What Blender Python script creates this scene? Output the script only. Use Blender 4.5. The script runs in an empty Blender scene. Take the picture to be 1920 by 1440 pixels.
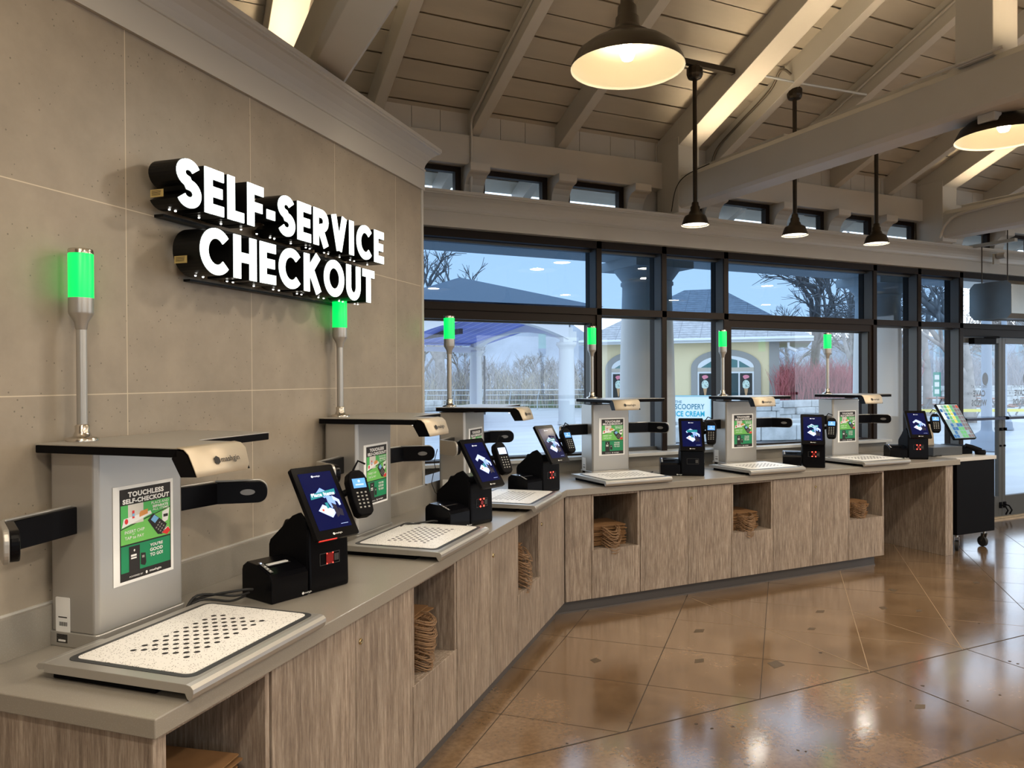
import bpy, math, random
from math import sin, cos, pi, radians, sqrt, atan2, hypot
from mathutils import Matrix, Vector
random.seed(7)
S = bpy.context.scene
COL = S.collection

# ------------------------------------------------------------------ camera
F = 1430.2; YAW = radians(64.594); PIT = radians(-.4226); ROL = radians(-.2862); EYE = 1.69
fw = Vector((cos(YAW)*cos(PIT), sin(YAW)*cos(PIT), sin(PIT)))
rt = Vector((sin(YAW), -cos(YAW), 0)); up = rt.cross(fw)
r2 = cos(ROL)*rt + sin(ROL)*up; u2 = -sin(ROL)*rt + cos(ROL)*up
cd = bpy.data.cameras.new('camera'); cam = bpy.data.objects.new('camera', cd); COL.objects.link(cam)
cd.sensor_width = 36; cd.lens = F/1920*36; cd.clip_start = .05; cd.clip_end = 400
M = Matrix((r2, u2, -fw)).transposed().to_4x4(); M.translation = (0, 0, EYE)
cam.matrix_world = M
S.camera = cam

# ------------------------------------------------------------------ sky, exposure
w = bpy.data.worlds.new('sky'); S.world = w; w.use_nodes = True
nt = w.node_tree; nt.nodes.clear()
out = nt.nodes.new('ShaderNodeOutputWorld'); bg = nt.nodes.new('ShaderNodeBackground')
tc = nt.nodes.new('ShaderNodeTexCoord'); sep = nt.nodes.new('ShaderNodeSeparateXYZ'); cr = nt.nodes.new('ShaderNodeValToRGB')
nt.links.new(tc.outputs['Generated'], sep.inputs[0]); nt.links.new(sep.outputs['Z'], cr.inputs[0])
cr.color_ramp.elements[0].position = .0; cr.color_ramp.elements[0].color = (.80, .90, 1, 1)
cr.color_ramp.elements[1].position = .45; cr.color_ramp.elements[1].color = (.50, .66, .86, 1)
nt.links.new(cr.outputs[0], bg.inputs[0]); bg.inputs[1].default_value = 2.5
nt.links.new(bg.outputs[0], out.inputs[0])
S.view_settings.view_transform = 'Standard'; S.view_settings.look = 'None'
S.view_settings.gamma = 1; S.view_settings.use_curve_mapping = False
S.view_settings.exposure = 0.0
S.cycles.max_bounces = 8; S.cycles.diffuse_bounces = 4; S.cycles.glossy_bounces = 4
S.cycles.transparent_max_bounces = 12; S.cycles.sample_clamp_indirect = 3.0
S.cycles.caustics_reflective = False; S.cycles.caustics_refractive = False
PENDANT_W = 18; SMALL_W = 5; UP_W = 9
WARM = (1, .86, .69)

# ------------------------------------------------------------------ materials
MATS = {}
def mat(name, col, rough=.5, metal=0., emit=None, es=1., spec=.5, noise=None, bump=None, coat=0.):
    """noise=(scale, amount, stretch xyz) varies the base colour; bump=(scale, strength)"""
    if name in MATS: return MATS[name]
    m = bpy.data.materials.new(name); m.use_nodes = True
    n = m.node_tree; b = n.nodes['Principled BSDF']
    b.inputs['Base Color'].default_value = (*col, 1); b.inputs['Roughness'].default_value = rough
    b.inputs['Metallic'].default_value = metal; b.inputs['Specular IOR Level'].default_value = spec
    b.inputs['Coat Weight'].default_value = coat
    if emit:
        b.inputs['Emission Color'].default_value = (*emit, 1); b.inputs['Emission Strength'].default_value = es
    if noise or bump:
        t = n.nodes.new('ShaderNodeTexCoord')
    if noise:
        sc, amt, st = noise
        mp = n.nodes.new('ShaderNodeMapping'); mp.inputs['Scale'].default_value = st
        nz = n.nodes.new('ShaderNodeTexNoise'); nz.inputs['Scale'].default_value = sc; nz.inputs['Detail'].default_value = 6
        nz.inputs['Roughness'].default_value = .6
        rp = n.nodes.new('ShaderNodeValToRGB')
        rp.color_ramp.elements[0].position = .3; rp.color_ramp.elements[1].position = .7
        rp.color_ramp.elements[0].color = (*[c*(1-amt) for c in col], 1)
        rp.color_ramp.elements[1].color = (*[min(1, c*(1+amt)) for c in col], 1)
        n.links.new(t.outputs['Object'], mp.inputs[0]); n.links.new(mp.outputs[0], nz.inputs['Vector'])
        n.links.new(nz.outputs['Fac'], rp.inputs[0]); n.links.new(rp.outputs[0], b.inputs['Base Color'])
    if bump:
        nb = n.nodes.new('ShaderNodeTexNoise'); nb.inputs['Scale'].default_value = bump[0]
        bp = n.nodes.new('ShaderNodeBump'); bp.inputs['Strength'].default_value = bump[1]; bp.inputs['Distance'].default_value = .01
        n.links.new(t.outputs['Object'], nb.inputs['Vector']); n.links.new(nb.outputs['Fac'], bp.inputs['Height'])
        n.links.new(bp.outputs[0], b.inputs['Normal'])
    MATS[name] = m; return m

def glass(name, tint, refl=1.0, haze=0.):
    m = bpy.data.materials.new(name); m.use_nodes = True; n = m.node_tree; n.nodes.clear()
    o = n.nodes.new('ShaderNodeOutputMaterial'); mx = n.nodes.new('ShaderNodeMixShader')
    tr = n.nodes.new('ShaderNodeBsdfTransparent'); gl = n.nodes.new('ShaderNodeBsdfGlossy'); lw = n.nodes.new('ShaderNodeLayerWeight')
    lw.inputs[0].default_value = .5
    pw = n.nodes.new('ShaderNodeMath'); pw.operation = 'POWER'; pw.inputs[1].default_value = 5
    mt = n.nodes.new('ShaderNodeMath'); mt.operation = 'MULTIPLY_ADD'; mt.inputs[1].default_value = .96*refl; mt.inputs[2].default_value = .04*refl
    tr.inputs[0].default_value = (*tint, 1); gl.inputs['Roughness'].default_value = .0
    n.links.new(lw.outputs['Facing'], pw.inputs[0]); n.links.new(pw.outputs[0], mt.inputs[0]); n.links.new(mt.outputs[0], mx.inputs[0])
    n.links.new(tr.outputs[0], mx.inputs[1]); n.links.new(gl.outputs[0], mx.inputs[2]); n.links.new(mx.outputs[0], o.inputs[0])
    MATS[name] = m; return m

def grid_mat(name, col, line, sx, sz, px, pz, lw, ax='X', noise=(3, .12), rough=.5, spots=True):
    """flat stone tiles: thin grout lines every sx along the object's own x and sz along z"""
    m = bpy.data.materials.new(name); m.use_nodes = True; n = m.node_tree; b = n.nodes['Principled BSDF']
    L = n.links.new; N = n.nodes.new
    t = N('ShaderNodeTexCoord'); s = N('ShaderNodeSeparateXYZ'); L(t.outputs['Object'], s.inputs[0])
    def fac(out, step, ph):
        a = N('ShaderNodeMath'); a.operation = 'SUBTRACT'; L(out, a.inputs[0]); a.inputs[1].default_value = ph - step*50 + lw/2*0
        d = N('ShaderNodeMath'); d.operation = 'DIVIDE'; L(a.outputs[0], d.inputs[0]); d.inputs[1].default_value = step
        f = N('ShaderNodeMath'); f.operation = 'FRACT'; L(d.outputs[0], f.inputs[0])
        g = N('ShaderNodeMath'); g.operation = 'SUBTRACT'; L(f.outputs[0], g.inputs[0]); g.inputs[1].default_value = .5
        h = N('ShaderNodeMath'); h.operation = 'ABSOLUTE'; L(g.outputs[0], h.inputs[0])
        k = N('ShaderNodeMath'); k.operation = 'GREATER_THAN'; L(h.outputs[0], k.inputs[0]); k.inputs[1].default_value = .5 - lw/step/2
        return k.outputs[0]
    mxm = N('ShaderNodeMath'); mxm.operation = 'MAXIMUM'
    L(fac(s.outputs[ax], sx, px), mxm.inputs[0]); L(fac(s.outputs['Z'], sz, pz), mxm.inputs[1])
    nz = N('ShaderNodeTexNoise'); nz.inputs['Scale'].default_value = noise[0]; nz.inputs['Detail'].default_value = 8; nz.inputs['Roughness'].default_value = .65
    L(t.outputs['Object'], nz.inputs['Vector'])
    rp = N('ShaderNodeValToRGB'); rp.color_ramp.elements[0].position = .3; rp.color_ramp.elements[1].position = .72
    rp.color_ramp.elements[0].color = (*[c*(1-noise[1]) for c in col], 1); rp.color_ramp.elements[1].color = (*[c*(1+noise[1]) for c in col], 1)
    L(nz.outputs['Fac'], rp.inputs[0]); src = rp.outputs[0]
    if spots:
        v = N('ShaderNodeTexVoronoi'); v.inputs['Scale'].default_value = 42; L(t.outputs['Object'], v.inputs['Vector'])
        lt = N('ShaderNodeMath'); lt.operation = 'LESS_THAN'; L(v.outputs['Distance'], lt.inputs[0]); lt.inputs[1].default_value = .11
        n2 = N('ShaderNodeTexNoise'); n2.inputs['Scale'].default_value = 9; L(t.outputs['Object'], n2.inputs['Vector'])
        g2 = N('ShaderNodeMath'); g2.operation = 'GREATER_THAN'; L(n2.outputs['Fac'], g2.inputs[0]); g2.inputs[1].default_value = .47
        mm = N('ShaderNodeMath'); mm.operation = 'MULTIPLY'; L(lt.outputs[0], mm.inputs[0]); L(g2.outputs[0], mm.inputs[1])
        mk = N('ShaderNodeMath'); mk.operation = 'MULTIPLY'; L(mm.outputs[0], mk.inputs[0]); mk.inputs[1].default_value = .75
        ms = N('ShaderNodeMix'); ms.data_type = 'RGBA'; L(mk.outputs[0], ms.inputs[0]); L(src, ms.inputs[6]); ms.inputs[7].default_value = (*[c*.35 for c in col], 1)
        src = ms.outputs[2]
    mx = N('ShaderNodeMix'); mx.data_type = 'RGBA'; L(mxm.outputs[0], mx.inputs[0]); L(src, mx.inputs[6]); mx.inputs[7].default_value = (*line, 1)
    L(mx.outputs[2], b.inputs['Base Color']); b.inputs['Roughness'].default_value = rough
    MATS[name] = m; return m

def laminate(name, c1, c2, c3):
    m = bpy.data.materials.new(name); m.use_nodes = True; n = m.node_tree; b = n.nodes['Principled BSDF']
    L = n.links.new; N = n.nodes.new
    t = N('ShaderNodeTexCoord'); oi = N('ShaderNodeObjectInfo')
    mp = N('ShaderNodeMapping'); mp.inputs['Scale'].default_value = (60, 60, 4.2)
    ad = N('ShaderNodeVectorMath'); ad.operation = 'ADD'; sc = N('ShaderNodeMath'); sc.operation = 'MULTIPLY'; sc.inputs[1].default_value = 40
    L(oi.outputs['Random'], sc.inputs[0]); L(t.outputs['Object'], mp.inputs[0]); L(mp.outputs[0], ad.inputs[0]); L(sc.outputs[0], ad.inputs[1])
    nz = N('ShaderNodeTexNoise'); nz.inputs['Scale'].default_value = 1.6; nz.inputs['Detail'].default_value = 8; nz.inputs['Roughness'].default_value = .75
    L(ad.outputs[0], nz.inputs['Vector'])
    rp = N('ShaderNodeValToRGB'); e = rp.color_ramp.elements
    e[0].position = .32; e[0].color = (*c1, 1); e[1].position = .68; e[1].color = (*c3, 1)
    k = e.new(.5); k.color = (*c2, 1); L(nz.outputs['Fac'], rp.inputs[0])
    m2 = N('ShaderNodeMapping'); m2.inputs['Scale'].default_value = (7, 7, .9); L(t.outputs['Object'], m2.inputs[0])
    n2 = N('ShaderNodeTexNoise'); n2.inputs['Scale'].default_value = 1.3; n2.inputs['Detail'].default_value = 3; L(m2.outputs[0], n2.inputs['Vector'])
    mr = N('ShaderNodeMapRange'); mr.inputs[1].default_value = .3; mr.inputs[2].default_value = .7; mr.inputs[3].default_value = .8; mr.inputs[4].default_value = 1.18
    L(n2.outputs['Fac'], mr.inputs[0])
    mu = N('ShaderNodeVectorMath'); mu.operation = 'MULTIPLY'; L(rp.outputs[0], mu.inputs[0]); L(mr.outputs[0], mu.inputs[1])
    L(mu.outputs[0], b.inputs['Base Color']); b.inputs['Roughness'].default_value = .45
    MATS[name] = m; return m

def floor_mat():
    m = bpy.data.materials.new('polished_concrete'); m.use_nodes = True; n = m.node_tree; b = n.nodes['Principled BSDF']
    L = n.links.new; N = n.nodes.new
    t = N('ShaderNodeTexCoord')
    a = N('ShaderNodeTexNoise'); a.inputs['Scale'].default_value = 1.1; a.inputs['Detail'].default_value = 9; a.inputs['Roughness'].default_value = .68
    L(t.outputs['Object'], a.inputs['Vector'])
    rp = N('ShaderNodeValToRGB'); e = rp.color_ramp.elements
    e[0].position = .28; e[0].color = (.095, .058, .031, 1); e[1].position = .74; e[1].color = (.29, .20, .125, 1)
    k = e.new(.5); k.color = (.185, .117, .065, 1); L(a.outputs['Fac'], rp.inputs[0])
    f = N('ShaderNodeTexNoise'); f.inputs['Scale'].default_value = 42; f.inputs['Detail'].default_value = 4; L(t.outputs['Object'], f.inputs['Vector'])
    mr = N('ShaderNodeMapRange'); mr.inputs[1].default_value = .3; mr.inputs[2].default_value = .7; mr.inputs[3].default_value = .84; mr.inputs[4].default_value = 1.16; L(f.outputs['Fac'], mr.inputs[0])
    mu = N('ShaderNodeVectorMath'); mu.operation = 'MULTIPLY'; L(rp.outputs[0], mu.inputs[0]); L(mr.outputs[0], mu.inputs[1])
    v = N('ShaderNodeTexVoronoi'); v.inputs['Scale'].default_value = 9; L(t.outputs['Object'], v.inputs['Vector'])
    lt = N('ShaderNodeMath'); lt.operation = 'LESS_THAN'; L(v.outputs['Distance'], lt.inputs[0]); lt.inputs[1].default_value = .045
    mx = N('ShaderNodeMix'); mx.data_type = 'RGBA'; L(lt.outputs[0], mx.inputs[0]); L(mu.outputs[0], mx.inputs[6]); mx.inputs[7].default_value = (.05, .035, .022, 1)
    L(mx.outputs[2], b.inputs['Base Color'])
    r = N('ShaderNodeMapRange'); r.inputs[1].default_value = .3; r.inputs[2].default_value = .7; r.inputs[3].default_value = .11; r.inputs[4].default_value = .22; L(a.outputs['Fac'], r.inputs[0])
    L(r.outputs[0], b.inputs['Roughness']); b.inputs['Specular IOR Level'].default_value = .8; b.inputs['Coat Weight'].default_value = .9; b.inputs['Coat Roughness'].default_value = .13; b.inputs['Coat IOR'].default_value = 1.6
    bp = N('ShaderNodeBump'); bp.inputs['Strength'].default_value = .07; bp.inputs['Distance'].default_value = .003; L(f.outputs['Fac'], bp.inputs['Height']); L(bp.outputs[0], b.inputs['Normal'])
    MATS['polished_concrete'] = m; return m

def speckle(name, base, dot, scale, rough=.4, size=.25, keep=.5):
    m = bpy.data.materials.new(name); m.use_nodes = True; n = m.node_tree; b = n.nodes['Principled BSDF']
    L = n.links.new; N = n.nodes.new
    t = N('ShaderNodeTexCoord'); v = N('ShaderNodeTexVoronoi'); v.inputs['Scale'].default_value = scale; L(t.outputs['Object'], v.inputs['Vector'])
    lt = N('ShaderNodeMath'); lt.operation = 'LESS_THAN'; L(v.outputs['Distance'], lt.inputs[0]); lt.inputs[1].default_value = size
    sp = N('ShaderNodeSeparateColor'); L(v.outputs['Color'], sp.inputs[0])
    gt = N('ShaderNodeMath'); gt.operation = 'GREATER_THAN'; L(sp.outputs[0], gt.inputs[0]); gt.inputs[1].default_value = keep
    mm = N('ShaderNodeMath'); mm.operation = 'MULTIPLY'; L(lt.outputs[0], mm.inputs[0]); L(gt.outputs[0], mm.inputs[1])
    mx = N('ShaderNodeMix'); mx.data_type = 'RGBA'; L(mm.outputs[0], mx.inputs[0]); mx.inputs[6].default_value = (*base, 1); mx.inputs[7].default_value = (*dot, 1)
    L(mx.outputs[2], b.inputs['Base Color']); b.inputs['Roughness'].default_value = rough
    MATS[name] = m; return m

TILE = grid_mat('limestone_tile', (.315, .270, .212), (.60, .52, .40), .658, .6247, 2.035, 1.0205, .0034, 'X', (3.5, .16), .45)
LAM = laminate('driftwood_laminate', (.12, .09, .070), (.265, .212, .168), (.44, .38, .315))
FLOOR = floor_mat()
QUARTZ = speckle('grey_quartz', (.262, .240, .205), (.34, .32, .28), 420, .28, .3, .6)
TRAYW = speckle('speckled_white_laminate', (.78, .76, .72), (.16, .13, .11), 175, .35, .30, .55)
PAINT = mat('white_painted_wood', (.52, .50, .455), .45, noise=(1.3, .05, (1, 1, 1)))
BOARD = mat('painted_ceiling_board', (.45, .415, .35), .5, noise=(2.2, .09, (.4, 2, 2)))
GAP = mat('board_gap', (.035, .025, .015), .9)
TRIM = mat('cream_trim_paint', (.50, .485, .445), .4)
ALU = mat('brushed_silver', (.46, .445, .415), .36, .65)
ALU2 = mat('champagne_metal', (.60, .52, .40), .5, .4)
DKALU = mat('anodised_bronze', (.012, .006, .003), .55, spec=.2)
GREYALU = mat('grey_aluminium_frame', (.085, .088, .086), .5, .2)
BLK = mat('black_plastic', (.003, .003, .004), .22, spec=.12)
BLKM = mat('matte_black_plastic', (.003, .003, .004), .6, spec=.08)
WHITE = mat('white_paper', (.80, .80, .78), .6)
LWHITE = mat('soft_white', (.75, .75, .73), .45)
INK = mat('black_ink', (.012, .010, .010), .6)
CHROME = mat('nickel', (.62, .58, .52), .2, 1.)
BRASS = mat('brass_lock', (.55, .42, .22), .25, 1.)
RUB = mat('black_rubber', (.01, .01, .01), .7)
KRAFT = mat('kraft_paper', (.24, .125, .05), .8, noise=(9, .14, (1, 1, 1)))
KRAFTL = mat('kraft_paper_edge', (.27, .165, .09), .8, noise=(30, .2, (1, 1, 1)))
GREEN = mat('green_lens', (.0, .5, .1), .35, emit=(.0, 1, .12), es=1.15)
FACE = mat('sign_face', (.9, .95, .93), .4, emit=(.90, 1, .96), es=2.2)
LEDW = mat('white_led', (1, 1, 1), .4, emit=(1, .98, .9), es=4)
REDLED = mat('red_led', (1, .1, .05), .4, emit=(1, .03, .02), es=14)
REDG = mat('red_glow_strip', (.5, .02, .01), .4, emit=(1, .03, .02), es=.45)
BLUELED = mat('blue_led', (.4, .5, 1), .4, emit=(.45, .6, 1), es=4)
NAVY = mat('navy_screen', (.002, .003, .02), .15, spec=.15, emit=(.0015, .004, .045), es=1)
SCW = mat('screen_white', (.8, .85, 1), .3, emit=(.75, .82, 1), es=.7)
SCB = mat('screen_light_blue', (.2, .35, .8), .3, emit=(.19, .34, .85), es=.75)
SCB2 = mat('screen_pale_blue', (.4, .5, .9), .3, emit=(.42, .55, .95), es=.75)
SCT = mat('screen_teal', (.0, .2, .25), .3, emit=(.0, .16, .22), es=.75)
SCD = mat('screen_dark_shape', (.0, .0, .02), .3, emit=(.002, .003, .012), es=1)
SCO = mat('screen_red_dot', (.5, .1, .05), .3, emit=(.4, .07, .03), es=.6)
LCD = mat('terminal_lcd', (.1, .3, .7), .2, emit=(.10, .32, .85), es=.9)
BULB = mat('lamp_bulb', (1, .9, .7), .4, emit=(1, .84, .58), es=42)
SMBULB = mat('lamp_diffuser', (1, .95, .85), .4, emit=(1, .95, .84), es=2.6)
SHADE = mat('bronze_lamp_shade', (.030, .022, .014), .38, .6)
SHADEIN = mat('white_lamp_reflector', (.74, .68, .52), .4)
DUCT = mat('galvanised_duct', (.25, .26, .25), .30, .85, noise=(2, .12, (1, 1, 1)))
QG = glass('clear_glass', (.97, .985, 1.0))
QT = glass('tinted_transom_glass', (.50, .60, .70), 1.0)
# ---- outdoors
PLAZA = mat('plaza_concrete', (.50, .52, .54), .35, noise=(.35, .16, (1, 3, 1)))
COLW = mat('porch_column_paint', (.60, .61, .60), .55)
STONE = mat('limestone_blocks', (.50, .51, .50), .85, noise=(2.6, .25, (1, 1, 1)), bump=(6, .6))
STUCCO = mat('yellow_stucco', (.82, .70, .43), .85)
STTRIM = mat('grey_stucco_trim', (.33, .33, .31), .8)
SHING = grid_mat('grey_shingles', (.42, .43, .45), (.20, .20, .22), .9, .11, 0, 0, .018, 'Y', (5, .25), .8, False)
BLUEC = grid_mat('blue_painted_ceiling', (.20, .26, .72), (.65, .70, .90), .42, 50, 0, 0, .03, 'X', (.6, .25), .6, False)
BARK = mat('tree_bark', (.30, .27, .25), .9, noise=(3, .3, (1, 1, 1)))
TWIG = mat('grey_twigs', (.42, .39, .40), .9)
TWIG2 = mat('straw_twigs', (.50, .44, .36), .9)
REDT = mat('red_dogwood_twigs', (.48, .13, .14), .8)
GRASS = mat('winter_grass', (.20, .24, .13), .9, noise=(1.2, .3, (1, 1, 1)))
RAIL = mat('galvanised_rail', (.55, .58, .60), .5, .3)

# ------------------------------------------------------------------ helpers
class MB:
    def __init__(s): s.v = []; s.f = []; s.m = []; s.sm = []; s.T = None
    def add(s, vs, fs, mi=0, smooth=False):
        o = len(s.v)
        for p in vs:
            p = Vector(p); s.v.append(s.T @ p if s.T else p)
        for f in fs: s.f.append([i+o for i in f]); s.m.append(mi); s.sm.append(smooth)
        return s
    def box(s, x0, x1, y0, y1, z0, z1, mi=0):
        vs = [(x, y, z) for z in (z0, z1) for y in (y0, y1) for x in (x0, x1)]
        return s.add(vs, [(0,2,3,1),(4,5,7,6),(0,1,5,4),(2,6,7,3),(0,4,6,2),(1,3,7,5)], mi)
    def prism(s, poly, a, b, axis='z', mi=0, smooth=False):
        def P(p, h): return {'z': (p[0], p[1], h), 'x': (h, p[0], p[1]), 'y': (p[0], h, p[1])}[axis]
        n = len(poly); vs = [P(p, a) for p in poly] + [P(p, b) for p in poly]
        s.add(vs, [list(range(n))[::-1], list(range(n, 2*n))], mi)
        o = len(s.v)-2*n
        for i in range(n): s.f.append([o+i, o+(i+1) % n, o+n+(i+1) % n, o+n+i]); s.m.append(mi); s.sm.append(smooth)
        return s
    def tube(s, pts, r, seg=10, mi=0, caps=True, smooth=True):
        pts = [Vector(p) for p in pts]; n = len(pts)
        rs = r if isinstance(r, (list, tuple)) else [r]*n
        vs = []; prev = None
        for i, p in enumerate(pts):
            d = (pts[min(i+1, n-1)] - pts[max(i-1, 0)]).normalized()
            if prev is None: a = d.orthogonal().normalized()
            else: a = (prev - d*prev.dot(d)).normalized()
            prev = a; b = d.cross(a)
            for k in range(seg):
                t = 2*pi*k/seg; vs.append(p + rs[i]*(cos(t)*a + sin(t)*b))
        fs = [(i*seg+k, i*seg+(k+1) % seg, (i+1)*seg+(k+1) % seg, (i+1)*seg+k) for i in range(n-1) for k in range(seg)]
        s.add(vs, fs, mi, smooth)
        if caps: s.add([vs[k] for k in range(seg)], [list(range(seg))[::-1]], mi); s.add(vs[-seg:], [list(range(seg))], mi)
        return s
    def lathe(s, prof, c=(0, 0, 0), seg=32, mi=0, smooth=True, cap0=False, cap1=False):
        vs = [(c[0]+r*cos(2*pi*k/seg), c[1]+r*sin(2*pi*k/seg), c[2]+z) for r, z in prof for k in range(seg)]
        fs = [(i*seg+k, i*seg+(k+1) % seg, (i+1)*seg+(k+1) % seg, (i+1)*seg+k) for i in range(len(prof)-1) for k in range(seg)]
        s.add(vs, fs, mi, smooth)
        if cap0: s.add(vs[:seg], [list(range(seg))[::-1]], mi)
        if cap1: s.add(vs[-seg:], [list(range(seg))], mi)
        return s
    def poly(s, pts, mi=0): return s.add(pts, [list(range(len(pts)))], mi)
    def build(s, name, mats, parent=None, bevel=0, seg=2, loc=None):
        me = bpy.data.meshes.new(name); me.from_pydata([tuple(p) for p in s.v], [], s.f)
        if not isinstance(mats, (list, tuple)): mats = [mats]
        for m in mats: me.materials.append(m)
        for i, p in enumerate(me.polygons): p.material_index = s.m[i]; p.use_smooth = s.sm[i]
        me.update()
        ob = bpy.data.objects.new(name, me); COL.objects.link(ob)
        if parent: ob.parent = parent
        if loc: ob.location = loc
        if bevel:
            b = ob.modifiers.new('bevel', 'BEVEL'); b.width = bevel; b.segments = seg; b.limit_method = 'ANGLE'; b.angle_limit = radians(40)
        return ob

def tag(o, label=None, cat=None, group=None, kind=None):
    if label: o['label'] = label
    if cat: o['category'] = cat
    if group: o['group'] = group
    if kind: o['kind'] = kind
    return o
def empty(name, loc=(0, 0, 0), rz=0, label=None, cat=None, group=None):
    o = bpy.data.objects.new(name, None); COL.objects.link(o); o.location = loc; o.rotation_euler = (0, 0, rz)
    o.empty_display_size = .1
    return tag(o, label, cat, group)
def copy_tree(o, parent=None):
    c = o.copy(); COL.objects.link(c)
    if parent: c.parent = parent
    for ch in [k for k in o.children]: copy_tree(ch, c)
    return c
def struct(o): o['kind'] = 'structure'; return o

TXT = {}
def text_geo(body, bold=0.0):
    """flat filled letters, cap-height units; returns verts, faces, width"""
    key = (body, bold)
    if key in TXT: return TXT[key]
    c = bpy.data.curves.new('t', 'FONT'); c.body = body; c.size = 1; c.offset = bold; c.resolution_u = 3; c.space_character = 1+bold*2
    o = bpy.data.objects.new('t', c); COL.objects.link(o)
    dg = bpy.context.evaluated_depsgraph_get(); dg.update()
    me = bpy.data.meshes.new_from_object(o.evaluated_get(dg))
    vs = [tuple(v.co) for v in me.vertices]; fs = [list(p.vertices) for p in me.polygons]
    bpy.data.objects.remove(o); bpy.data.curves.remove(c); bpy.data.meshes.remove(me)
    x0 = min(v[0] for v in vs); x1 = max(v[0] for v in vs); y0 = min(v[1] for v in vs); y1 = max(v[1] for v in vs)
    TXT[key] = (vs, fs, x0, x1, y0, y1); return TXT[key]
def put_text(mb, body, cx, cy, w, h, mi, z=0, bold=.02, align='c', flip=False):
    """letters fitted in a w x h box at (cx,cy) of the art plane (x right, y up, z out)"""
    vs, fs, x0, x1, y0, y1 = text_geo(body, bold)
    sx = w/(x1-x0); sy = h/(y1-y0)
    ox = {'c': cx-w/2, 'l': cx, 'r': cx-w}[align]
    P = [((ox+(v[0]-x0)*sx), cy-h/2+(v[1]-y0)*sy, z) for v in vs]
    if flip: P = [(2*cx-p[0], p[1], p[2]) for p in P]
    mb.add(P, fs, mi)
def plane_T(origin, right, upv):
    r = Vector(right).normalized(); u = Vector(upv).normalized(); n = r.cross(u)
    m = Matrix((r, u, n)).transposed().to_4x4(); m.translation = origin; return m
def rect(x0, x1, y0, y1, z=0): return [(x0, y0, z), (x1, y0, z), (x1, y1, z), (x0, y1, z)]
def disc(cx, cy, r, z=0, n=20, ry=None): return [(cx+r*cos(2*pi*k/n), cy+(ry or r)*sin(2*pi*k/n), z) for k in range(n)]
def rrect(x0, x1, y0, y1, r, n=5):
    P = []
    for cx, cy, a in ((x1-r, y1-r, 0), (x0+r, y1-r, 90), (x0+r, y0+r, 180), (x1-r, y0+r, 270)):
        for k in range(n+1): t = radians(a+90*k/n); P.append((cx+r*cos(t), cy+r*sin(t)))
    return P
def area(name, loc, size, power, color=WARM, rot=(0, 0, 0), parent=None, shape='DISK', spread=pi):
    l = bpy.data.lights.new(name, 'AREA'); l.shape = shape; l.size = size; l.energy = power; l.color = color; l.spread = spread
    o = bpy.data.objects.new(name, l); COL.objects.link(o); o.location = loc; o.rotation_euler = rot
    if parent: o.parent = parent
    return o
def point(name, loc, power, color=WARM, r=.03, parent=None):
    l = bpy.data.lights.new(name, 'POINT'); l.energy = power; l.color = color; l.shadow_soft_size = r
    o = bpy.data.objects.new(name, l); COL.objects.link(o); o.location = loc
    if parent: o.parent = parent
    return o

AA = radians(45.998); TA = Vector((cos(AA), sin(AA), 0)); NA = Vector((-sin(AA), cos(AA), 0))
def A(t, n, z=0): return t*TA + n*NA + Vector((0, 0, z))

# ================================================================== SETTING
# ---- floor
fl = struct(MB().box(-6, 14, -8, 5.80, -.12, 0).build('floor', FLOOR))
JD = mat('floor_joint_dark', (.035, .025, .018), .8); JL = mat('floor_joint_pale', (.26, .19, .12), .7); PATCH = mat('floor_patch', (.085, .060, .036), .5)
jm = MB()
def joint(x0, y0, x1, y1, w=.006, mi=0):
    d = Vector((x1-x0, y1-y0, 0)); n = Vector((-d.y, d.x, 0)).normalized()*w/2; a = Vector((x0, y0, .0006)); b = Vector((x1, y1, .0006))
    jm.poly([a-n, b-n, b+n, a+n], mi)
joint(-5, 3.05, 13.5, 3.05, .009); joint(-5, 2.215, 13.5, 2.215, .009); joint(-5, .55, 13.5, .55); joint(-5, -1.1, 13.5, -1.1)
joint(3.733, -6, 3.733, 3.05, .008); joint(3.733, 3.05, 3.733, 4.75, .006, 1)
joint(4.55, 3.05, 4.55, 3.88, .005, 1); joint(4.55, 2.215, 4.55, 3.05, .006)
for x in (5.55, 7.1, 8.9, .4, -1.2, 10.5): joint(x, -6, x, 3.05, .006)
for i, c in enumerate((-1.9, -1.0, -.17, .65, 1.47, 2.31, 3.15, 4.0, 4.85, 5.7)):      # x - y = c
    joint(3.05+c, 3.05, 5.6+c, 5.6, .005 if i % 2 else .004, 1 if i in (3, 4) else 0)
for i, c in enumerate((2.5, 3.35, 4.2, 5.07, 5.92, 6.79, 7.63, 8.48, 9.33, 10.2, 11.0, 11.9, 12.8)):  # x + y = c
    joint(c-3.05, 3.05, c-5.6, 5.6, .003, 1 if i in (6, 7) else 0)
for px, py, s, a in ((3.30, 4.05, .055, .3), (2.95, 3.62, .05, .5), (3.32, 3.38, .075, .9), (4.35, 4.0, .05, .2), (4.83, 3.86, .05, .7), (5.3, 4.15, .055, 1.0),
                     (4.0, 3.75, .04, .1), (3.55, 2.62, .045, .2), (6.1, 4.0, .05, .5), (2.4, 3.9, .05, 1.1), (5.0, 3.7, .04, .4)):
    jm.poly([(px+s*r*cos(a+k), py+s*r*.8*sin(a+k), .0008) for k, r in ((0, 1), (1.35, .8), (3.0, 1.1), (4.5, .7))], 2)
for _ in range(46):
    px, py, s = random.uniform(1.5, 5.5), random.uniform(1.9, 3.6), random.uniform(.004, .012)
    jm.poly([(px+s*random.uniform(.6, 1.4)*cos(k*1.05), py+s*random.uniform(.5, 1.2)*sin(k*1.05), .0007) for k in range(6)], 0)
jm.build('floor_joints', [JD, JL, PATCH], fl)

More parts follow.
